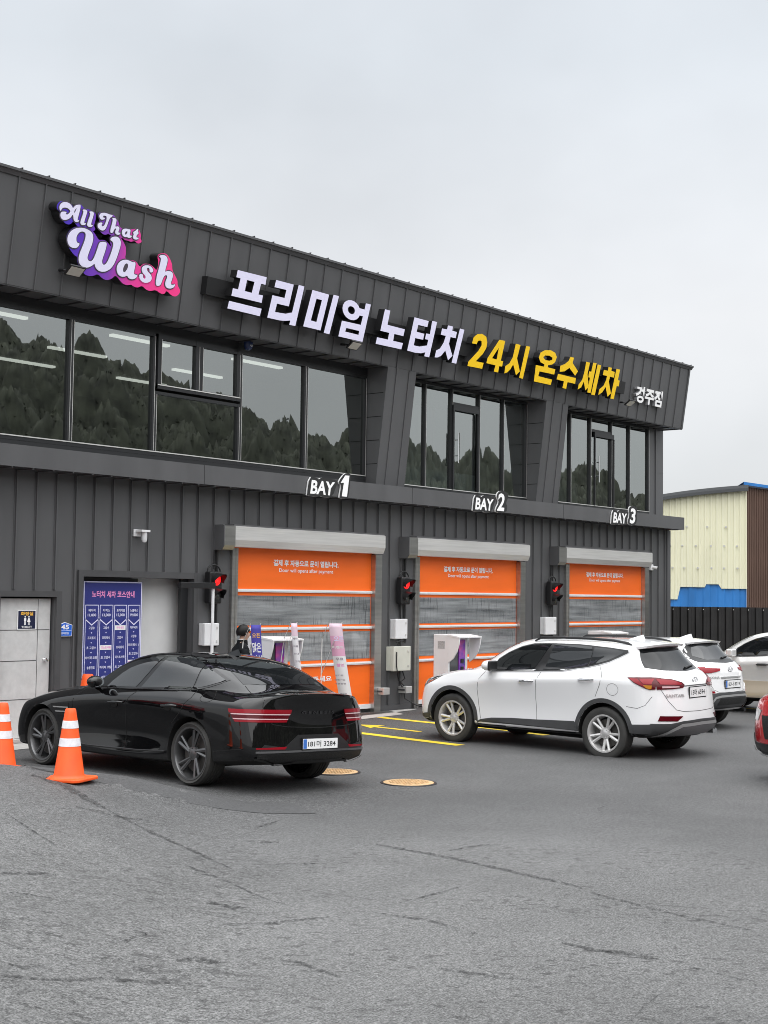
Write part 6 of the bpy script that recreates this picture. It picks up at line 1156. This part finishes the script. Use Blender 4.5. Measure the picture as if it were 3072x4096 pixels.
def wiper(c, a, b):
    p, n = c.ray('B', *a); q, n2 = c.ray('B', *b); mb = MB(); mb.tube([p + n * .02, p.lerp(q, .5) + n * .035, q + n2 * .02], [.016, .013, .008], 6); mb.obj('rear_wiper', M['black'], c.t)
wiper(c, (.0, 1.272), (-.34, 1.295))
mb = MB(); mb.box(-1.2, 1.2, -.55, .55, .22, .30); mb.obj('underbody', M['cavity'], c.t)
# ---------------------------------------------------------------- smaller white crossover
def yaw3(deg): return Matrix.Rotation(R(deg), 3, 'Z')
k_ = (.885, .955, .925)
kon = Car('white_crossover', 'small white crossover with slim red tail lamps beyond the large white SUV', SUV, M['wpaint'], (22.86, -4.49, 0), yaw3(87), [(1.2, .34, .56), (-1.2, .34, .56)], .385, crease=CREASE, sc_=k_, group='white SUVs parked side by side')
c = kon; S_ = lambda q: [(a * k_[0], b * k_[2]) for a, b in q]; SB = lambda q: [(a * k_[1], b * k_[2]) for a, b in q]
for x in (1.2, -1.2):
    for s in (1, -1): wheel(c, x, s * .79, .338, .215, .23, 'twin', M['alloy'])
for ax in ('L', 'Rt'):
    d = c.patch('window_trim', ax, S_(DLOs), M['black'], off=.006)
    for nm, q in (('front_window', FWs), ('rear_window', RWs), ('quarter_window', QWs)): c.patch(nm, ax, S_(q), M['tint2'], d, off=.010)
    for x in (1.2, -1.2): arch_ring(c, x, .34, .387, .46, ax, M['cladp'])
    c.patch('sill_cladding', ax, S_([(.93, .27), (.85, .40), (.2, .45), (-.86, .47), (-.93, .38), (-.90, .27)]), M['cladp'], off=.013)
    c.patch('rear_corner_cladding', ax, S_([(-1.76, .62), (-1.87, .64), (-2.10, .66), (-2.20, .66), (-2.20, .36), (-1.96, .33), (-1.78, .31)]), M['cladp'], off=.012)
c.patch('windscreen', 'T', [(-.59, .94), (0, 1.08), (.59, .94), (.51, .34), (0, .39), (-.51, .34)], M['tint'], off=.004)
rg = c.patch('rear_surround', 'B', SB([(.60, 1.56), (.25, 1.575), (-.25, 1.575), (-.60, 1.56), (-.76, 1.33), (-.62, 1.24), (0, 1.215), (.62, 1.24), (.76, 1.33)]), M['black'], off=.004, step=.05)
c.patch('rear_glass', 'B', SB([(.48, 1.54), (.25, 1.555), (-.25, 1.555), (-.48, 1.54), (-.60, 1.34), (-.45, 1.275), (0, 1.255), (.45, 1.275), (.60, 1.34)]), M['tint2'], rg, off=.007, step=.05)
spoiler(c, [(-.54, -1.32, 1.482, -1.46, 1.462, 1.425), (-.46, -1.26, 1.508, -1.58, 1.474, 1.443), (0, -1.24, 1.53, -1.66, 1.492, 1.462), (.46, -1.26, 1.508, -1.58, 1.474, 1.443), (.54, -1.32, 1.482, -1.46, 1.462, 1.425)], M['wpaint'])
mb = MB(); mb.add([(-1.02, .035, 1.52), (-1.02, -.035, 1.52), (-1.28, .03, 1.515), (-1.28, -.03, 1.515), (-1.26, .008, 1.60), (-1.26, -.008, 1.60), (-1.18, .006, 1.58), (-1.18, -.006, 1.58)], [(0, 1, 7, 6), (6, 7, 5, 4), (4, 5, 3, 2), (0, 6, 4, 2), (1, 3, 5, 7)]); mb.obj('roof_antenna', M['wpaint'], c.t)
for sg in (1, -1):
    ax = 'L' if sg > 0 else 'Rt'
    c.patch('tail_lamp', 'B', [(sg * .70, 1.052), (sg * .30, 1.035), (sg * .34, 1.0), (sg * .55, .968), (sg * .70, .96)], M['tail'], off=.012, step=.04); c.patch('tail_lamp', ax, [(-1.62, 1.055), (-1.86, 1.06), (-1.86, .955), (-1.74, .98)], M['tail'], off=.012, step=.04)
    lo = c.patch('lower_lamp', 'B', [(sg * .80, .775), (sg * .66, .765), (sg * .54, .70), (sg * .50, .62), (sg * .80, .62)], M['clear'], off=.016, step=.05); c.patch('lower_red_lens', 'B', [(sg * .78, .665), (sg * .535, .665), (sg * .52, .63), (sg * .78, .63)], M['tail'], lo, off=.020, step=.05)
bc = c.patch('rear_cladding', 'B', [(.80, .63), (0, .64), (-.80, .63), (-.78, .36), (0, .33), (.78, .36)], M['cladp'], off=.012)
mb = MB(); c.line(mb, 'B', [(.66, .40), (.52, .555), (.40, .575), (0, .58), (-.40, .575), (-.52, .555), (-.66, .40), (-.45, .375), (0, .37), (.45, .375), (.66, .40)], .035, .026); mb.obj('skid_trim', M['silverp'], bc)
c.patch('bumper_insert', 'B', [(.42, .54), (-.42, .54), (-.48, .44), (.48, .44)], M['mesh'], bc, off=.022)
c.patch('plate_recess', 'B', [(.34, .90), (-.34, .90), (-.34, .875), (.34, .875)], M['silverp'], off=.012, step=.06)
mb = MB(); c.line(mb, 'B', SB([(.72, 1.18), (.71, 1.04), (.62, .86), (.55, .74), (.45, .70), (0, .69), (-.45, .70), (-.55, .74), (-.62, .86), (-.71, 1.04), (-.72, 1.18)]), .007); mb.obj('panel_gaps', M['gapw'], c.t)
c.plate('B', 0, .775, .52, .12, '133나 8719'); oval_badge(c, 0, 1.02, .085, .046); c.text('tailgate_lettering', 'B', 'KONA', .48, .89, .21, .035, M['silverp'], flip=-1, off=.010, bold=.03); wiper(c, (0, 1.19), (-.27, 1.21))
mb = MB(); mb.tube([(-1.8, -.50, .31), (-2.02, -.50, .31)], .035, 12); mb.obj('tailpipe', M['black'], c.t)
mb = MB(); mb.box(-1.05, 1.05, -.5, .5, .20, .30); mb.obj('underbody', M['cavity'], c.t)
# ---------------------------------------------------------------- silver car, only its near flank shows
v_ = (.98, .96, .97)
van = Car('silver_suv', 'silver SUV with gold lower body, cut off by the right edge', SUV, M['spaint'], (27.05, -5.6, 0), yaw3(87), [(1.32, .36, .56), (-1.32, .36, .56)], .41, crease=CREASE, sc_=v_)
c = van; V_ = lambda q: [(a * v_[0], b * v_[2]) for a, b in q]
for x in (1.32, -1.32):
    for s in (1, -1): wheel(c, x, s * .79, .355, .235, .235, 'twin', M['alloy'])
for ax in ('L', 'Rt'):
    d = c.patch('window_trim', ax, V_(DLOs), M['black'], off=.006)
    for nm, q in (('front_window', FWs), ('rear_window', RWs), ('quarter_window', QWs)): c.patch(nm, ax, V_(q), M['tint'], d, off=.010)
    for a, b in ((.86, -.20), (-.21, -1.0)): c.patch('lower_panel', ax, V_([(a, .66), (a, .33), (b, .33), (b, .66)]), M['gpaint'], off=.008)
    for x in (1.32, -1.32): arch_ring(c, x, .36, .412, .47, ax, M['gpaint'])
    p, n = c.ray(ax, -.03, .96); sg = 1 if ax == 'L' else -1; mb = MB(); mb.tube([p + Vector((.12, sg * .005, -.005)), p + Vector((.08, sg * .03, 0)), p + Vector((-.08, sg * .03, .004)), p + Vector((-.12, sg * .005, .004))], [.012, .022, .022, .012], 8); mb.obj('door_handle', M['black'], c.t)
    mb = MB(); mb.box(.52, .66, sg * .98 - .10, sg * .98 + .10, 1.09, 1.24); bevel(mb.obj('mirror', M['spaint'], c.t), .03, 3)
c.patch('windscreen', 'T', [(-.60, 1.04), (0, 1.19), (.60, 1.04), (.52, .38), (0, .43), (-.52, .38)], M['tint'], off=.004)
c.patch('rear_glass', 'B', [(.50, 1.49), (-.50, 1.49), (-.62, 1.27), (0, 1.22), (.62, 1.27)], M['tint'], off=.005)
mb = MB()
for q in ([(.75, 1.105), (.835, .99), (.864, .84), (.85, .62), (.81, .40)], [(-.27, 1.165), (-.215, 1.04), (-.19, .77), (-.205, .47), (-.25, .29)]): c.line(mb, 'L', V_(q), .008)
mb.obj('panel_gaps', M['gap'], c.t)
for sg in (1, -1): c.patch('tail_lamp', 'B', [(sg * .74, 1.12), (sg * .5, 1.10), (sg * .5, .98), (sg * .74, .98)], M['tail'], off=.01); c.patch('headlamp', 'F', [(sg * .45, .86), (sg * .5, .76), (sg * .76, .76), (sg * .76, .88)], M['headl'], off=.006)
mb = MB(); mb.box(-1.2, 1.2, -.5, .5, .22, .30); mb.obj('underbody', M['cavity'], c.t)
# ---------------------------------------------------------------- red cars: one at the right edge, one mirrored in the sedan's flank
def red_car(name, lab, loc, yaw):
    c = Car(name, lab, SUV, M['rpaint'], loc, yaw3(yaw), [(1.28, .345, .56), (-1.28, .345, .56)], .395, crease=CREASE, sc_=(.98, .99, 1.12), group='red cars at the edges of the lot'); r_ = (.98, .99, 1.12); Q = lambda q: [(a * r_[0], b * r_[2]) for a, b in q]
    for x in (1.28, -1.28):
        for s in (1, -1): wheel(c, x, s * .79, .345, .225, .235, 'twin', M['alloy'])
    for ax in ('L', 'Rt'):
        d = c.patch('window_trim', ax, Q(DLOs), M['black'], off=.006)
        for nm, q in (('front_window', FWs), ('rear_window', RWs), ('quarter_window', QWs)): c.patch(nm, ax, Q(q), M['tint'], d, off=.010)
        for x in (1.28, -1.28): arch_ring(c, x, .345, .397, .46, ax, M['black'])
        c.patch('sill_cladding', ax, Q([(.93, .27), (.85, .40), (.2, .45), (-.86, .47), (-.93, .38), (-.90, .27)]), M['black'], off=.013)
        c.patch('front_corner_cladding', ax, Q([(1.80, .52), (1.93, .50), (2.10, .50), (2.12, .25), (1.80, .24)]), M['black'], off=.012)
        c.patch('headlamp', ax, Q([(1.62, .985), (1.80, .80), (2.02, .76), (2.0, .89), (1.87, .97)]), M['headc'], off=.008, step=.05)
    for sg in (1, -1): c.patch('headlamp', 'F', [(sg * .45, .86), (sg * .52, .73), (sg * .76, .73), (sg * .76, .87), (sg * .66, .885)], M['headc'], off=.008, step=.05); c.patch('tail_lamp', 'B', [(sg * .74, 1.10), (sg * .4, 1.08), (sg * .4, .98), (sg * .74, .98)], M['tail'], off=.01)
    bc = c.patch('front_cladding', 'F', [(-.78, .46), (.78, .46), (.76, .25), (-.76, .25)], M['black'], off=.012); mb = MB(); c.line(mb, 'F', [(.80, .30), (.74, .40), (.62, .335), (0, .32), (-.62, .335), (-.74, .40), (-.80, .30)], .04, .03); mb.obj('skid_trim', M['clear'], bc)
    c.patch('front_grille', 'F', [(-.42, .80), (.42, .80), (.34, .52), (-.34, .52)], M['mesh'], off=.006)
    c.patch('windscreen', 'T', [(-.60, 1.0), (0, 1.16), (.60, 1.0), (.52, .36), (0, .41), (-.52, .36)], M['tint'], off=.004); c.patch('rear_glass', 'B', [(.50, 1.46), (-.50, 1.46), (-.62, 1.24), (0, 1.19), (.62, 1.24)], M['tint'], off=.005)
    mb = MB(); mb.box(-1.2, 1.2, -.5, .5, .22, .30); mb.obj('underbody', M['cavity'], c.t); return c
red_car('red_suv', 'red SUV whose front corner with clear headlamp juts in at the right edge', (18.30, -11.19, 0), 152)
# ================================================================== surroundings behind the viewer (seen in glass and paint)
def wooded_hill():
    mb = MB(); crest = [(-60, -75, 22), (-10, -88, 24), (25, -84, 23), (52, -66, 21), (65, -59, 18), (80, -50, 11.5), (90, -45, 10.5), (102, -38, 8.5), (130, -26, 6), (170, -10, 4)]
    front = [(-60, -52), (-10, -58), (20, -56), (44, -44), (55, -39), (66, -34), (75, -31), (88, -26), (120, -16), (160, 0)]
    pr = np.random.default_rng(5); cr_, fr_ = np.array(crest, float), np.array(front, float); ix = np.arange(10)
    def slope(t, f):
        A = np.stack([np.interp(t, ix, cr_[:, k]) for k in range(3)], -1); B_ = np.stack([np.interp(t, ix, fr_[:, k]) for k in range(2)], -1)
        xy = B_ + (A[..., :2] - B_) * f[..., None]; return xy, A[..., 2] * .82 * np.sin(np.minimum(f, 1.05) * math.pi / 2) - .3
    nt_, nf_ = 900, 120; tt, ff = np.meshgrid(np.linspace(0, 9, nt_), np.linspace(0, 1.25, nf_), indexing='ij'); xy, zz = slope(tt, ff)
    nT = 2300; t_, f_ = pr.uniform(0, 9, nT), .02 + 1.05 * pr.random(nT) ** .8; txy, tz = slope(t_, f_); H = pr.uniform(2.0, 4.0, nT) * np.where(pr.random(nT) < .08, 1.4, 1)
    Zc = zz.copy(); ex = pr.uniform(.45, 1.3, nT)
    for n in range(nT):
        d2 = ((xy - txy[n]) ** 2).sum(-1) / (H[n] * .42) ** 2; k = d2 < 1; Zc[k] = np.maximum(Zc[k], tz[n] + H[n] * (.2 + .73 * (1 - d2[k]) ** ex[n] * (1 + .16 * np.sin(5 * np.arctan2(xy[k][:, 1] - txy[n, 1], xy[k][:, 0] - txy[n, 0]) + n))))
    Zc += pr.normal(size=Zc.shape) * .13; Zc[:, 0] = -.4
    V = np.concatenate([xy, Zc[..., None]], -1).reshape(-1, 3); Fq = [(i * nf_ + j, (i + 1) * nf_ + j, (i + 1) * nf_ + j + 1, i * nf_ + j + 1) for i in range(nt_ - 1) for j in range(nf_ - 1)]
    vv = []
    for n in range(nT):
        k = 150; u = pr.normal(size=(k, 3)); u /= np.linalg.norm(u, axis=1)[:, None]; u[:, 2] = np.abs(u[:, 2]); R_ = pr.uniform(.80, 1.10, k)[:, None]
        u[:, :2] *= (1 - .55 * u[:, 2:] ** 2 * min(1, ex[n])); ctr = u * R_ * np.array([H[n] * .40, H[n] * .40, H[n] * .72]) + np.array([*txy[n], tz[n] + H[n] * .2]); e = pr.normal(size=(2, k, 3)); e /= np.linalg.norm(e, axis=2)[:, :, None]; q = pr.uniform(.06, .16, k)[:, None]
        vv.append(np.stack([ctr - e[0] * q - e[1] * q * .5, ctr + e[0] * q - e[1] * q * .4, ctr + e[0] * q * .3 + e[1] * q * .7, ctr - e[0] * q * .6 + e[1] * q * .6], 1).reshape(-1, 3))
    o = len(V); lv = np.concatenate(vv); Fq += (np.arange(len(lv)).reshape(-1, 4) + o).tolist()
    me = bpy.data.meshes.new('hill_woods'); me.from_pydata(np.concatenate([V, lv]).tolist(), [], Fq); me.materials.append(P('woodland_foliage', (.058, .062, .045), .9, var=.55, vscale=1.1)); me.polygons.foreach_set('use_smooth', [True] * len(me.polygons)); tag(link('hill_woods', me), kind='stuff')
wooded_hill()
red_car('red_suv', 'red SUV standing beyond the left end of the building, mirrored in the black sedan doors', (8.0, -.2, .42), -62)
